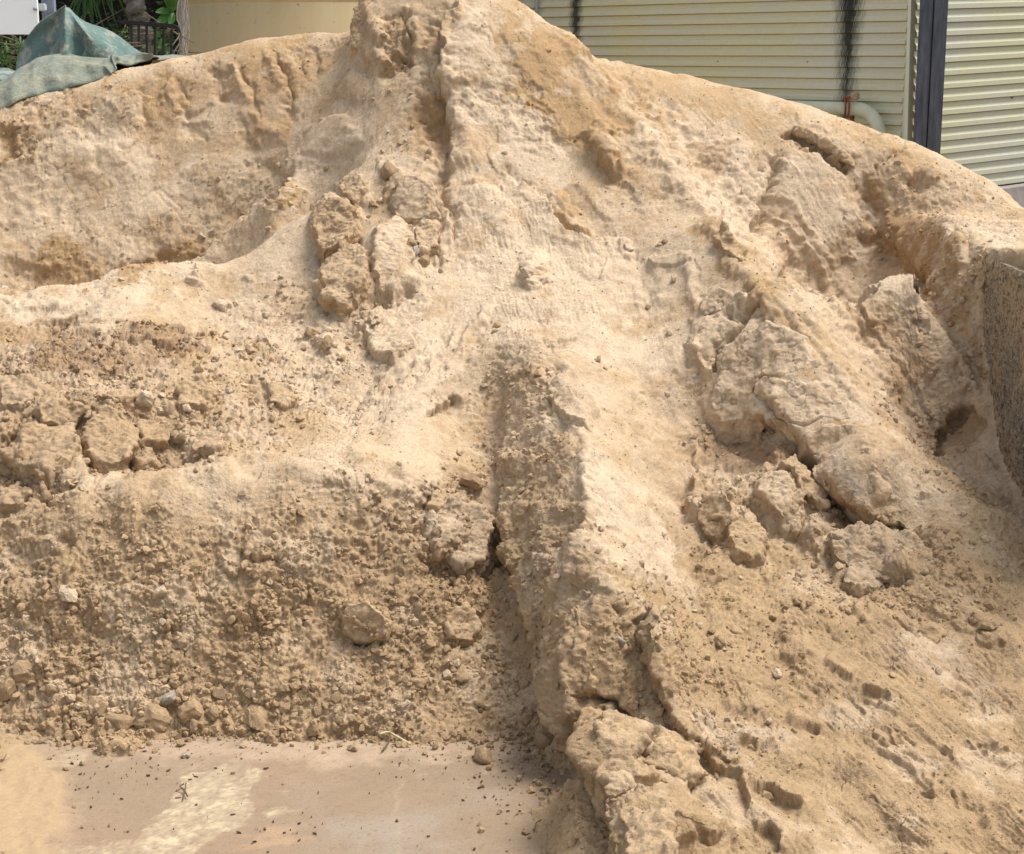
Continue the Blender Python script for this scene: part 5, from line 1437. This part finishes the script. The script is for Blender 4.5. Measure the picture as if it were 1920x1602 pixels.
for key, cc in (('pale', (PALE * 0.9, PALE * 1.02)), ('tan', (FRONT * 0.85, FRONT * 1.1)), ('brown', (BROWN * 1.1, TAN * 0.85)), ('grey', (GREY * 0.8, GREY)), ('ochre', (OCHRE, PALE * 0.85)), ('dark', ((0.10, 0.06, 0.04), (0.16, 0.10, 0.06)))):
    CM[key] = sand_material('clod_' + key, False, (tuple(cc[0]), tuple(cc[1])))
CMESH = {}
def clod(px, py, size, label, tonek='tan', shape=None, group=None, flat=1.0, name='sand_clod', cat='clod', sink=0.25, rr=R1, onfloor=False):
    if onfloor:
        x, y = floor_z0(px, py); p = np.array((x, y, 0.001)); n_ = Vector((0, 0, 1))
    else:
        k = spot(px, py)
        if k is None: return None
        p = PFl[k]; n_ = Vector(NMl[k])
    d = p[1] * CP - (p[2] - EYE) * SP
    r = size * 0.5 * d / FP
    v_ = shape if shape is not None else rr.randrange(12)
    key = (v_, tonek)
    if key not in CMESH:
        mm_ = CLODS[v_].copy(); mm_.materials.clear(); mm_.materials.append(CM[tonek]); CMESH[key] = mm_
    o = bpy.data.objects.new(name, CMESH[key])
    q_ = n_.to_track_quat('Z', 'Y') @ Matrix.Rotation(rr.uniform(0, 6.28), 3, 'Z').to_quaternion()
    o.rotation_mode = 'QUATERNION'; o.rotation_quaternion = q_
    o.scale = (r * rr.uniform(0.95, 1.2), r * rr.uniform(0.8, 1.0), r * rr.uniform(0.7, 0.95) * flat)
    o.location = Vector(p) + n_ * (r * flat * (0.62 - sink * 1.7))
    link(o); tag(o, label, cat, group); return o

NAMED = [
 (905,1425,44,'rounded crumbly clod lying alone on the bare floor right of its middle','tan',1.0,True),
 (985,1563,20,'small flat clod on the bare floor, left one of the pair at its right end','brown',0.6,True),
 (1033,1545,32,'flat dark flake of clay on the bare floor, right one of the pair','brown',0.45,True),
 (346,1420,24,'smooth grey pebble half sunk in the floor near the foot of the left bank','grey',0.7,True),
 (285,1350,72,'brick shaped clod with a smooth cut face at the foot of the left bank','tan',0.7,False),
 (362,1330,56,'rounded fist sized clod overhanging the foot of the bank, right of the brick shaped one','tan',0.8,False),
 (225,1355,50,'rounded clod touching the left end of the brick shaped clod','tan',0.9,False),
 (480,1345,74,'large cracked clod slumped at the foot of the bank left of centre','tan',0.7,False),
 (588,1365,34,'upright egg shaped clod at the foot of the bank, right of the cracked one','tan',1.0,False),
 (62,1385,54,'squarish clod at the left end of the bank foot','tan',0.7,False),
 (1008,1430,52,'knobbly clod where the floor meets the cut, lowest of the cluster','tan',0.9,False),
 (970,1395,40,'lumpy clod above the knobbly one beside the bare floor','tan',0.9,False),
 (1020,1390,50,'round sandy clod in the corner between floor and cut','tan',0.9,False),
 (130,1118,42,'pale clod standing out on the rough left bank near its left end','pale',0.9,False),
 (302,1110,36,'pale clod high on the left bank below the rim','pale',0.9,False),
 (306,1165,18,'small pale oval clod on the middle of the left bank','pale',0.8,False),
 (45,1260,50,'knobbly clod near the left edge low on the bank','tan',0.9,False),
 (548,1290,34,'tall narrow clod wedged on the lower bank','tan',1.0,False),
 (318,1310,26,'squarish grey clod just above the brick shaped clod','grey',0.9,False),
 (12,1290,52,'dark edged clod cut by the left edge of the view','tan',0.9,False),
 (775,1190,28,'rounded clod right of the big yellowish block on the bank','tan',0.9,False),
 (805,1205,30,'clod beside the rounded one right of the yellowish block','tan',0.9,False),
 (925,1208,28,'clod with a shadowed foot near the base of the cut','tan',0.9,False),
 (960,1290,30,'round clod resting against the foot of the cut','tan',0.9,False),
 (780,1280,32,'clod in the lower middle of the bank','tan',0.9,False),
 (840,1305,26,'smooth dark flake on the bank above the floor','brown',0.4,False),
 (1163,1200,30,'angular pale grey clod lying in the furrow behind the cut edge','grey',0.9,False),
 (1302,1378,34,'oval clod at the foot of the dark smooth cut face','tan',0.8,False),
 (1262,1543,30,'rounded clod near the bottom edge beside the tyre marks','tan',0.8,False),
 (1245,1460,18,'small clod at the corner of the broken plate','tan',0.9,False),
 (1458,1260,24,'angular pale clod in the string of clods on the right slope','pale',0.9,False),
 (1440,1250,16,'small clod touching the angular pale one on the right slope','tan',0.9,False),
 (1490,1262,14,'last small clod of the string on the right slope','tan',0.9,False),
 (1380,1185,34,'brown clod with a dark gap at its foot on the right slope','tan',0.9,False),
 (1345,1200,30,'rounded clod left of the brown one on the right slope','tan',0.9,False),
 (1330,938,34,'smooth grey brown clod in the hollow below the cracked slab','brown',0.8,False),
 (1345,968,30,'clod at the mouth of the hollow below the cracked slab','tan',0.9,False),
 (363,525,34,'pale rounded clod balanced on the rim of the left ridge','pale',0.9,False),
 (418,572,40,'flat pale clod lying on the pale slope left of centre','pale',0.6,False),
 (783,470,26,'angular grey clod in the rubble pocket under the peak','grey',0.9,False),
 (792,492,30,'angular clod just below the grey one in the rubble pocket','tan',0.9,False),
 (770,455,26,'small block wedged in the crack of the rubble pocket','tan',0.9,False),
 (728,322,34,'rounded clod with a black gap under it at the top of the rubble pocket','tan',0.9,False),
 (697,382,26,'small clod lying between the two brown blocks of the pocket','tan',0.8,False),
 (748,270,12,'tiny clod below the peak, upper one','tan',0.9,False),
 (1176,464,30,'rounded clod on the middle slope below the ochre tongue','pale',0.8,False),
 (1246,455,16,'small dark clod on the middle slope','brown',0.8,False),
 (985,508,40,'pale knob shaped clod in the middle of the main face','pale',0.8,False),
 (1212,574,14,'small round clod alone on the middle slope','tan',0.9,False),
 (612,642,34,'grey brown clod in the loose rubble left of centre','tan',0.9,False),
 (586,628,36,'rounded clod left of the grey brown one','tan',0.9,False),
 (638,672,26,'clod at the right end of the loose rubble','tan',0.9,False),
 (270,752,34,'long pale clod standing on end on the left shelf','pale',1.3,False),
 (300,768,18,'white pebble on the left shelf','pale',0.8,False),
 (351,764,20,'small white lump on the left shelf, right of the pebble','pale',0.9,False),
 (382,850,56,'dark topped squat block sitting behind the rim of the left bank','brown',1.0,False),
 (320,788,30,'greyish clod in the middle of the left shelf','tan',0.9,False),
 (275,860,28,'rounded clod beside the dark gap on the left shelf','tan',0.9,False),
 (885,905,46,'rounded brown clod above the trough beside the cut','brown',0.9,False),
 (906,895,22,'small dark clod on the shoulder of the rounded brown one','brown',0.9,False),
 (840,948,32,'clod sheltering in the dark hollow left of the trough','brown',0.9,False),
 (797,1022,24,'small cubic clod below the big grey block','tan',0.9,False),
 (860,1110,30,'clod at the bottom of the trough beside the cut','tan',0.9,False),
 (1030,700,18,'pale round clod on the head of the spur','pale',0.9,False),
 (1010,702,16,'tan clod next to the pale one on the head of the spur','tan',0.9,False),
 (1038,690,12,'small clod above the pale one on the head of the spur','pale',0.9,False),
 (935,610,22,'small clods edge lump beside the main face','tan',0.9,False),
 (925,622,16,'little lump left of the main face','tan',0.9,False),
 (1120,672,16,'little round clod on the pale slope behind the spur','tan',0.9,False),
 (1135,690,14,'lower of two little clods behind the spur','tan',0.9,False),
 (1750,1190,60,'long clod pressed into the low slope at the right','tan',0.6,False),
 (1845,1175,44,'rounded sandy block on the low slope near the right edge','tan',0.9,False),
 (1845,1010,18,'small pale stone near the foot of the side wall','pale',0.9,False),
 (90,188,22,'flat pale stone poking out under the tarpaulin','pale',0.5,False),
]
for i, (px, py, sz, lab, tk, fl_, onf) in enumerate(NAMED):
    clod(px, py, sz, lab, tk, flat=fl_, onfloor=onf, sink=0.12 if onf else 0.3, shape=(i * 5) % 6)
# medium clods of the crumbly zones: each described from the nearest thing one can find
MARKS = [(285,1350,'the brick shaped clod'),(480,1345,'the big cracked clod'),(588,1365,'the egg shaped clod'),(62,1385,'the squarish clod at the left'),(1008,1430,'the lowest knobbly clod'),
 (130,1118,'the pale clod near the left end'),(302,1110,'the pale clod below the rim'),(306,1165,'the small pale oval clod'),(45,1260,'the knobbly clod by the left edge'),(548,1290,'the tall narrow clod'),
 (688,1165,'the big yellowish block'),(862,1000,'the big grey block'),(925,1208,'the base of the cut'),(780,1280,'the clod low in mid bank'),(355,1190,'the finger shaped lump with a black hole'),(445,1165,'the split clod'),
 (210,822,'the black hole in the shelf'),(80,860,'the big boulder at the left edge'),(388,850,'the dark topped squat block'),(270,752,'the long upright pale clod'),(351,764,'the small white lump'),(100,775,'the domed lump on the shelf'),
 (640,430,'the upper brown block'),(655,530,'the lower brown block'),(740,490,'the big pale block'),(728,322,'the clod with the black gap'),(612,642,'the grey brown clod in the rubble'),(418,572,'the flat pale clod'),
 (1030,700,'the head of the spur'),(860,1110,'the dark trough'),(1075,800,'the slumped roll on the spur'),(1000,1010,'the face of the spur'),(1163,1200,'the grey clod in the furrow'),(1240,1290,'the dark smooth cut face'),(1458,1260,'the string of clods'),
 (1302,1378,'the oval clod'),(1470,940,'the upright block in the hollow'),(1395,1005,'the two blocks below the hollow'),(1660,1030,'the big grey flecked block'),(1600,1095,'the black gap low right'),(1750,1100,'the end of the dark crack'),(640,1010,'the middle of the bank rim'),(820,1060,'the hollow by the grey block'),(200,1010,'the left half of the bank rim'),(450,1010,'the dark nick below the rim'),(1400,1110,'the sand below the two blocks'),(560,700,'the pale runs of sand')]
def describe(x, y, sz, tk, nth=0):
    m = sorted(MARKS, key=lambda k: (k[0] - x) ** 2 + (k[1] - y) ** 2)[nth]
    dx, dy = x - m[0], y - m[1]
    h_ = 'right' if dx > 0 else 'left'; v_ = 'below' if dy > 0 else 'above'
    rel_ = (v_ + ' and ' + h_ + ' of') if 0.5 < abs(dx) / (abs(dy) + 1e-6) < 2 else ((h_ + ' of') if abs(dx) > abs(dy) else v_)
    dist = math.hypot(dx, dy); far_ = 'just ' if dist < 45 else ('' if dist < 95 else 'well ')
    size = 'tiny' if sz < 12 else 'small' if sz < 16 else 'middling' if sz < 22 else 'large'
    return f"{size} {'pale ' if tk == 'pale' else ''}loose clod {far_}{rel_} {m[2]}"
USED = {}
ZONES = [
 ([(0,1240),(980,1240),(1020,1400),(900,1375),(0,1385)], 78, 14, 34, 'tan', 'loose crumbly clod among the rubble along the foot of the left bank', 'clods at the bank foot'),
 ([(0,1000),(900,960),(940,1240),(0,1240)], 50, 11, 24, 'tan', 'loose clod on the rough face of the left bank', 'clods on the bank face'),
 ([(0,700),(440,690),(600,800),(450,850),(150,890),(0,800)], 34, 12, 30, 'tan', 'loose clod on the broken shelf behind the bank rim', 'clods on the left shelf'),
 ([(600,290),(810,300),(820,520),(690,600),(590,540)], 14, 10, 22, 'tan', 'small clod in the rubble pocket under the peak', 'clods in the rubble pocket'),
 ([(400,580),(680,600),(640,760),(480,760)], 22, 9, 20, 'pale', 'small pale clod on the slope left of centre', 'pale clods left of centre'),
 ([(960,760),(1060,820),(1060,1200),(980,1080),(950,900)], 14, 10, 20, 'tan', 'small clod stuck on the side of the spur', 'clods on the spur'),
 ([(1150,1100),(1320,1150),(1480,1350),(1380,1400),(1200,1200)], 18, 10, 20, 'tan', 'small clod scattered behind the cut edge', 'clods behind the cut edge'),
 ([(1300,960),(1560,1000),(1880,1080),(1800,1160),(1400,1140)], 24, 10, 24, 'tan', 'small clod scattered below the cracked slab', 'clods below the cracked slab'),
]
def inside(poly, x, y):
    c = False
    for (ax, ay), (bx, by) in zip(poly, poly[1:] + poly[:1]):
        if (ay > y) != (by > y) and x < (bx - ax) * (y - ay) / (by - ay) + ax: c = not c
    return c
R2 = random.Random(9)
for poly, n, s0, s1, tk, lab, grp in ZONES:
    xs = [p[0] for p in poly]; ys = [p[1] for p in poly]; k = 0
    while k < n:
        x, y = R2.uniform(min(xs), max(xs)), R2.uniform(min(ys), max(ys))
        if not inside(poly, x, y): continue
        sz_ = s0 * (s1 / s0) ** (R2.random() ** 1.8); tk_ = tk if R2.random() < 0.8 else ('pale' if tk == 'tan' else 'tan')
        lb_ = next((q_ for q_ in (describe(x, y, sz_, tk_, j_) for j_ in range(6)) if q_ not in USED), None)
        if lb_ is None: continue
        USED[lb_] = grp
        clod(x, y, sz_, lb_, tk_, group=grp, sink=0.35, rr=R2); k += 1

# ------------------------------------------------------------------ broken blocks and plates of packed sand
BLOCKS = [
 ([(1350,650),(1385,622),(1440,612),(1500,640),(1545,700),(1512,728),(1430,710),(1410,735),(1438,765),(1405,786),(1345,786),(1328,745),(1345,700)],26,60,'broad pale cracked plate of packed sand, upper one on the right slope','pale'),
 ([(1432,716),(1512,733),(1560,716),(1602,780),(1574,786),(1548,780),(1512,801),(1480,791),(1448,758),(1420,737)],22,60,'middle pale plate between the two cracks of the right slope','pale'),
 ([(1515,810),(1550,788),(1602,790),(1645,850),(1662,915),(1640,962),(1592,955),(1552,920),(1532,862),(1503,828)],34,80,'rounded pale nose of the cracked slab overhanging a dark gap','pale'),
 ([(1298,645),(1318,600),(1350,592),(1366,640),(1345,662),(1338,702),(1318,706)],24,50,'narrow upright block left of the deep crack on the right slope','pale'),
 ([(1306,566),(1350,542),(1404,566),(1398,590),(1350,586),(1320,592)],14,40,'crust plate just above the deep crack on the right slope','pale'),
 ([(1418,912),(1442,884),(1478,900),(1505,962),(1492,1002),(1462,978),(1420,938)],52,60,'upright cracked block with a smooth pale face in the hollow','pale'),
 ([(1462,872),(1490,852),(1512,880),(1550,938),(1542,970),(1505,952),(1482,905)],48,60,'pointed block leaning behind the upright one in the hollow','tan'),
 ([(1312,990),(1328,952),(1370,952),(1388,984),(1364,1000),(1335,1012)],44,50,'left one of two rounded blocks below the hollow','tan'),
 ([(1360,1008),(1385,988),(1424,1003),(1436,1032),(1406,1054),(1374,1036)],44,50,'right one of two rounded blocks below the hollow','tan'),
 ([(1555,1005),(1640,975),(1722,1000),(1764,1052),(1742,1082),(1680,1092),(1610,1100),(1562,1050)],30,70,'big grey flecked block at the lower end of the dark crack','grey'),
 ([(1580,1108),(1600,1060),(1650,1065),(1660,1100),(1610,1130)],24,40,'crumbling grey block beside the black gap low right','grey'),
 ([(586,430),(622,384),(664,398),(670,440),(642,482),(604,484)],58,60,'upper brown block in the rubble pocket under the peak','ochre'),
 ([(608,534),(646,452),(690,474),(694,540),(652,594),(612,582)],62,70,'lower brown block with a dark foot in the rubble pocket','ochre'),
 ([(700,444),(740,408),(772,430),(774,502),(760,552),(716,556),(694,522)],52,60,'big pale block in the middle of the rubble pocket','pale'),
 ([(776,442),(816,422),(822,470),(786,482)],36,40,'small squarish block wedged right of the big pale one','tan'),
 ([(733,378),(764,350),(812,360),(822,400),(780,416),(740,406)],44,50,'flat topped block at the top of the rubble pocket','pale'),
 ([(635,345),(672,336),(690,352),(664,380),(640,370)],26,40,'small wedge of sand above the brown blocks','tan'),
 ([(0,856),(60,812),(142,800),(152,862),(122,922),(80,916),(30,884)],64,80,'big dark sided boulder of sand at the left edge of the shelf','tan'),
 ([(150,802),(190,778),(246,800),(258,842),(230,882),(190,870),(160,846)],52,60,'hollowed boulder right of the big one on the left shelf','tan'),
 ([(60,772),(120,754),(165,775),(142,800),(80,802)],34,50,'long domed lump lying above the big boulder','tan'),
 ([(255,800),(300,790),(330,815),(310,845),(262,842)],34,40,'lump right of the hollowed boulder on the left shelf','tan'),
 ([(250,852),(290,846),(300,872),(262,884),(244,872)],26,40,'small lump at the bank rim between the boulders','tan'),
 ([(0,925),(40,915),(70,940),(40,965),(0,960)],30,40,'broken lump just under the big boulder at the left edge','tan'),
 ([(330,735),(380,722),(410,745),(380,770),(335,765)],26,40,'lump in the middle of the left shelf above the squat block','tan'),
 ([(180,735),(230,725),(262,748),(225,772),(185,765)],28,40,'rounded lump above the hollowed boulder','tan'),
 ([(500,735),(535,725),(560,750),(530,768),(505,760)],22,40,'lone lump at the right end of the left shelf','tan'),
 ([(0,720),(50,712),(80,740),(40,770),(0,765)],26,40,'rounded lump above the boulders at the left edge','tan'),
 ([(362,838),(390,822),(416,836),(414,866),(382,870),(360,860)],42,40,'squat dark block behind the bank rim','brown'),
 ([(796,988),(860,954),(906,968),(924,1000),(908,1060),(860,1078),(812,1036)],56,70,'big grey block with a rusty spot beside the cut','grey'),
 ([(792,960),(826,930),(862,922),(850,948),(812,972)],30,30,'thin plate roofing the dark gap left of the cut','tan'),
 ([(640,1152),(690,1134),(726,1166),(724,1196),(666,1202),(644,1182)],46,50,'big yellowish block standing out on the bank','pale'),
 ([(830,1170),(870,1150),(902,1180),(885,1205),(842,1200)],32,40,'ridged clump near the foot of the cut','tan'),
 ([(1116,1376),(1140,1328),(1166,1336),(1216,1386),(1188,1426),(1238,1452),(1182,1480),(1130,1488),(1110,1432)],24,90,'flat cracked plate at the very edge of the cut','tan'),
 ([(1196,1430),(1230,1396),(1290,1384),(1334,1440),(1284,1458),(1242,1447)],12,60,'second flat plate right of the zigzag crack','tan'),
 ([(1062,1160),(1084,1130),(1104,1200),(1120,1298),(1090,1308),(1068,1318),(1058,1240)],22,90,'tall upright slab along the crest of the spur','tan'),
 ([(1084,1338),(1108,1318),(1136,1326),(1120,1366),(1108,1400),(1098,1470),(1078,1420)],18,80,'narrow torn block under the upright slab','tan'),
 ([(1194,1178),(1216,1172),(1262,1250),(1314,1382),(1290,1396),(1248,1312)],26,70,'thin blade of sand with a smooth dark cut side','tan'),
 ([(1152,1500),(1200,1480),(1262,1520),(1270,1660),(1188,1660)],24,90,'block with a smooth cut side at the bottom of the picture','tan'),
 ([(1022,700),(1042,690),(1070,740),(1108,798),(1100,812),(1070,800),(1040,760)],20,30,'slumped roll of sand on the crest of the spur','pale'),
 ([(975,500),(1000,476),(1024,494),(1030,525),(1000,540),(978,530)],26,40,'pale knob standing in the middle of the main face','pale'),
 ([(680,600),(715,585),(770,600),(780,650),(740,680),(700,665)],22,50,'rounded pale lump below the rubble pocket','pale'),
 ([(1338,452),(1362,436),(1398,480),(1390,492),(1352,470)],22,30,'small dark edged slab on the rib above the deep crack','ochre'),
 ([(655,50),(690,10),(745,-4),(762,60),(736,122),(700,126),(662,92)],34,60,'ochre stained block forming the left shoulder of the peak','ochre'),
 ([(1822,462),(1870,470),(1940,480),(1940,516),(1900,513),(1868,522),(1850,508),(1838,548),(1826,520)],10,45,'sand spilled over the top edge of the concrete wall','tan'),
 ([(1485,245),(1515,262),(1560,292),(1606,318),(1600,300),(1560,270),(1500,236)],16,30,'crust lip overhanging the crack under the right crest','tan'),
]
TONES = {'pale': PALE * 1.04, 'tan': FRONT * 1.12, 'grey': GREY * 0.75 + FRONT * 0.25, 'ochre': OCHRE * 0.55 + TAN * 0.45, 'brown': BROWN * 0.7 + FRONT * 0.3}
def make_block(poly, lift, thick, label, tk, seed):
    r = random.Random(seed)
    idx = [spot(*p) for p in poly]
    pts = [Vector(PFl[k]) if k is not None else None for k in idx]
    ok = [k for k in idx if k is not None]
    if len(ok) < 3: return
    n_ = Vector(NMl[ok].mean(0)).normalized()
    n_ = (n_ + Vector((0, -0.1, 0.25))).normalized()
    c_ = Vector(np.mean([PFl[k] for k in ok], axis=0))
    ds_ = [(p - c_).dot(n_) for p in pts if p]
    med = sorted(ds_)[len(ds_) // 2]
    out = []
    for p in poly:                              # outline laid on a gently tilted plane
        x, y, z = ray(*p); dirv = Vector((x, y, z)); o_ = Vector((0, 0, EYE))
        den = dirv.dot(n_)
        t = (c_ + n_ * med - o_).dot(n_) / den
        q = o_ + dirv * t
        k = spot(*p); real = Vector(PFl[k]) if k is not None else q
        h = max(-0.03, min(0.03, (real - q).dot(n_)))
        out.append(q + n_ * h)
    ring = []
    for a, b_ in zip(out, out[1:] + out[:1]):
        L = (b_ - a).length; m_ = max(1, int(L / 0.018))
        for i in range(m_):
            j = 0.0035 * (1 if i else 0)
            ring.append(a.lerp(b_, i / m_) + Vector((r.gauss(0, j), r.gauss(0, j), r.gauss(0, j))))
    c2 = sum(ring, Vector()) / len(ring); lf = lift * 0.001 * (0.58 if tk == 'pale' else 0.72); th = thick * 0.001
    bm_ = bmesh.new()
    tiltv = Vector((r.uniform(-1, 1), r.uniform(-1, 1), r.uniform(-1, 1))) * 0.12
    top = [bm_.verts.new(p + (c2 - p) * 0.05 + n_ * (lf + (p - c2).dot(tiltv))) for p in ring]
    bot = [bm_.verts.new(p - (c2 - p) * (0.26 if tk == 'pale' else 0.14) - n_ * th) for p in ring]
    bm_.faces.new(top); bm_.faces.new(bot[::-1])
    for i in range(len(ring)):
        j = (i + 1) % len(ring); bm_.faces.new((top[j], top[i], bot[i], bot[j]))
    bmesh.ops.triangulate(bm_, faces=bm_.faces[:]); bmesh.ops.recalc_face_normals(bm_, faces=bm_.faces[:])
    m0 = bpy.data.meshes.new('tmp'); bm_.to_mesh(m0); bm_.free()
    o0 = bpy.data.objects.new('tmp', m0); COL.objects.link(o0)
    md = o0.modifiers.new('r', 'REMESH'); md.mode = 'VOXEL'; md.voxel_size = 0.0042
    dg = bpy.context.evaluated_depsgraph_get(); ev = o0.evaluated_get(dg); m1 = ev.to_mesh()
    nv = len(m1.vertices); co = np.empty(nv * 3, np.float32); m1.vertices.foreach_get('co', co); co = co.reshape(-1, 3)
    nr = np.empty(nv * 3, np.float32); m1.vertices.foreach_get('normal', nr); nr = nr.reshape(-1, 3)
    fc = [tuple(p.vertices) for p in m1.polygons]
    ev.to_mesh_clear(); bpy.data.objects.remove(o0); bpy.data.meshes.remove(m0)
    if not len(fc): return
    ftx = fbm(co, 0.05, 4, 0.6, seed * 1.7)
    t2 = ftx * 2.6; tf = np.floor(t2); tr2 = t2 - tf
    flat_ = 0.30 if tk == 'pale' else 0.75
    d = flat_ * 0.008 * (tf + sstep((tr2 - 0.75) / 0.25)) / 2.6 + 0.004 * ftx + flat_ * 0.006 * pebbles(co, 0.019, 3.0, 0.6) + (0.0020 + 0.003 * (flat_ > 0.5)) * pebbles(co, 0.0105, 7.0, 0.8) + 0.0016 * pebbles(co, 0.0068, 5.0, 0.8)
    crk = np.abs(fbm(co, 0.09, 3, 0.5, seed * 0.9 + 3)); d = d - 0.006 * np.exp(-(crk / 0.02) ** 2)
    rub = sstep((fbm(co, 0.12, 2, 0.5, seed) + 0.1) / 0.3); d = d + rub * 0.009 * pebbles(co, 0.034, 1.0, 0.6)
    co2 = co + nr * d[:, None]
    # sit the mesh data about the block's own place
    org = co2.mean(0); me_ = mesh_np('sand_block', co2 - org, np.array(fc, np.int32)) if len(set(map(len, fc))) == 1 else None
    if me_ is None: return
    base_ = TONES[tk]
    near = TOl[ok].mean(0)
    tn = (0.35 * base_ + 0.65 * near)[None] * (1 + 0.12 * fbm(co, 0.05, 3, 0.6, 2.0) + 0.05 * ftx)[:, None]
    dampm = sstep((fbm(co, 0.07, 3, 0.6, seed * 2.2) - 0.08) / 0.3)[:, None]
    tn = tn * (1 - 0.35 * dampm) + 0.35 * dampm * OCHRE[None]
    if tk == 'grey' and 'rusty' in label:
        dd_ = np.linalg.norm(co - np.array(at(850, 983, float(c_.y))), axis=1); kk = np.exp(-(dd_ / 0.014) ** 2)[:, None]; tn = tn * (1 - 0.6 * kk) + 0.6 * kk * np.array((0.5, 0.25, 0.06))
    set_attr(me_, 'tone', np.clip(tn, 0.02, 0.8)); me_.materials.append(M_CLOD)
    o = bpy.data.objects.new('sand_block', me_); o.location = org.tolist(); link(o); tag(o, label, 'sand block')
for i_, (poly_, lf_, th_, lb_, tk_) in enumerate(BLOCKS): make_block(poly_, lf_, th_, lb_, tk_, i_)

# ------------------------------------------------------------------ litter on the floor
M_TWIG = simple_mat('twig', (0.12, 0.075, 0.045), 0.85, 0.4, 60)
M_STRAW = simple_mat('straw', (0.50, 0.44, 0.24), 0.8, 0.3, 60)
def fl3(px, py, h=0.004):
    x, y = floor_z0(px, py); return Vector((x, y, h))
tgs = empty('twig', tuple(fl3(740, 1395, 0)), 'short green and straw coloured twig lying at the toe of the rubble', 'twig')
MB().tube([p - Vector(tgs.location) for p in catmull([fl3(712,1392,.02), fl3(728,1388,.02), fl3(745,1392,.014), fl3(770,1402,.008)], 14)], [0.003] * 14, 7).build('stem', M_STRAW, tgs, True)
MB().tube([p - Vector(tgs.location) for p in (fl3(732,1389,.02), fl3(728,1402,.01), fl3(716,1414,.006))], 0.002, 6).build('side_shoot', M_TWIG, tgs, True)
t2 = MB().tube(catmull([fl3(352,1500,.008), fl3(346,1490,.01), fl3(338,1484,.012), fl3(345,1478,.01)], 10), 0.0018, 6); t2.tube(catmull([fl3(343,1505,.006), fl3(347,1492,.01), fl3(349,1478,.012)], 8), 0.0016, 6)
tag(t2.build('twig', M_TWIG, None, True), 'tiny forked brown twig on the cream coloured patch of floor', 'twig')
t3 = MB().tube(catmull([fl3(1002,1562,.004), fl3(1005,1552,.01), fl3(1014,1546,.01), fl3(1022,1540,.008)], 10), 0.0012, 6)
tag(t3.build('twig', M_TWIG, None, True), 'hair thin root between the two flat clods on the floor', 'twig')
t4 = MB().tube(catmull([fl3(1032,1566,.004), fl3(1048,1568,.01), fl3(1056,1560,.008), fl3(1072,1562,.006)], 10), 0.0012, 6)
tag(t4.build('twig', M_TWIG, None, True), 'wavy thin root below the right flat clod on the floor', 'twig')
chips = MB()
for i in range(150):
    px, py = R2.uniform(90, 1080), 1395 + 205 * R2.random() ** 1.3
    if R2.random() < 0.5: px, py = R2.choice(((300,1440),(520,1560),(850,1440),(180,1480),(980,1500))); px += R2.gauss(0, 60); py += R2.gauss(0, 20)
    if py < 1395: continue
    c_ = fl3(px, py, 0.003); a_ = R2.uniform(0, 6.28); L = 0.0012 + 0.006 * R2.random() ** 3; w_ = L * R2.uniform(0.12, 0.6)
    dx, dy = V3(math.cos(a_), math.sin(a_), 0.1) * L, V3(-math.sin(a_), math.cos(a_), 0.1) * w_
    ps = [c_ - dx, c_ + dy, c_ + dx, c_ - dy]
    tops = [chips.bm.verts.new(p + V3(0, 0, 0.0015)) for p in ps]; bots = [chips.bm.verts.new(p - V3(0, 0, 0.002)) for p in ps]
    chips.bm.faces.new(tops)
    for k in range(4): chips.bm.faces.new((tops[k], tops[(k + 1) % 4], bots[(k + 1) % 4], bots[k]))
tag(chips.build('bark_chips', M_TWIG), 'scattered tiny dark bark and leaf chips on the bare floor', 'chips', kind='stuff')
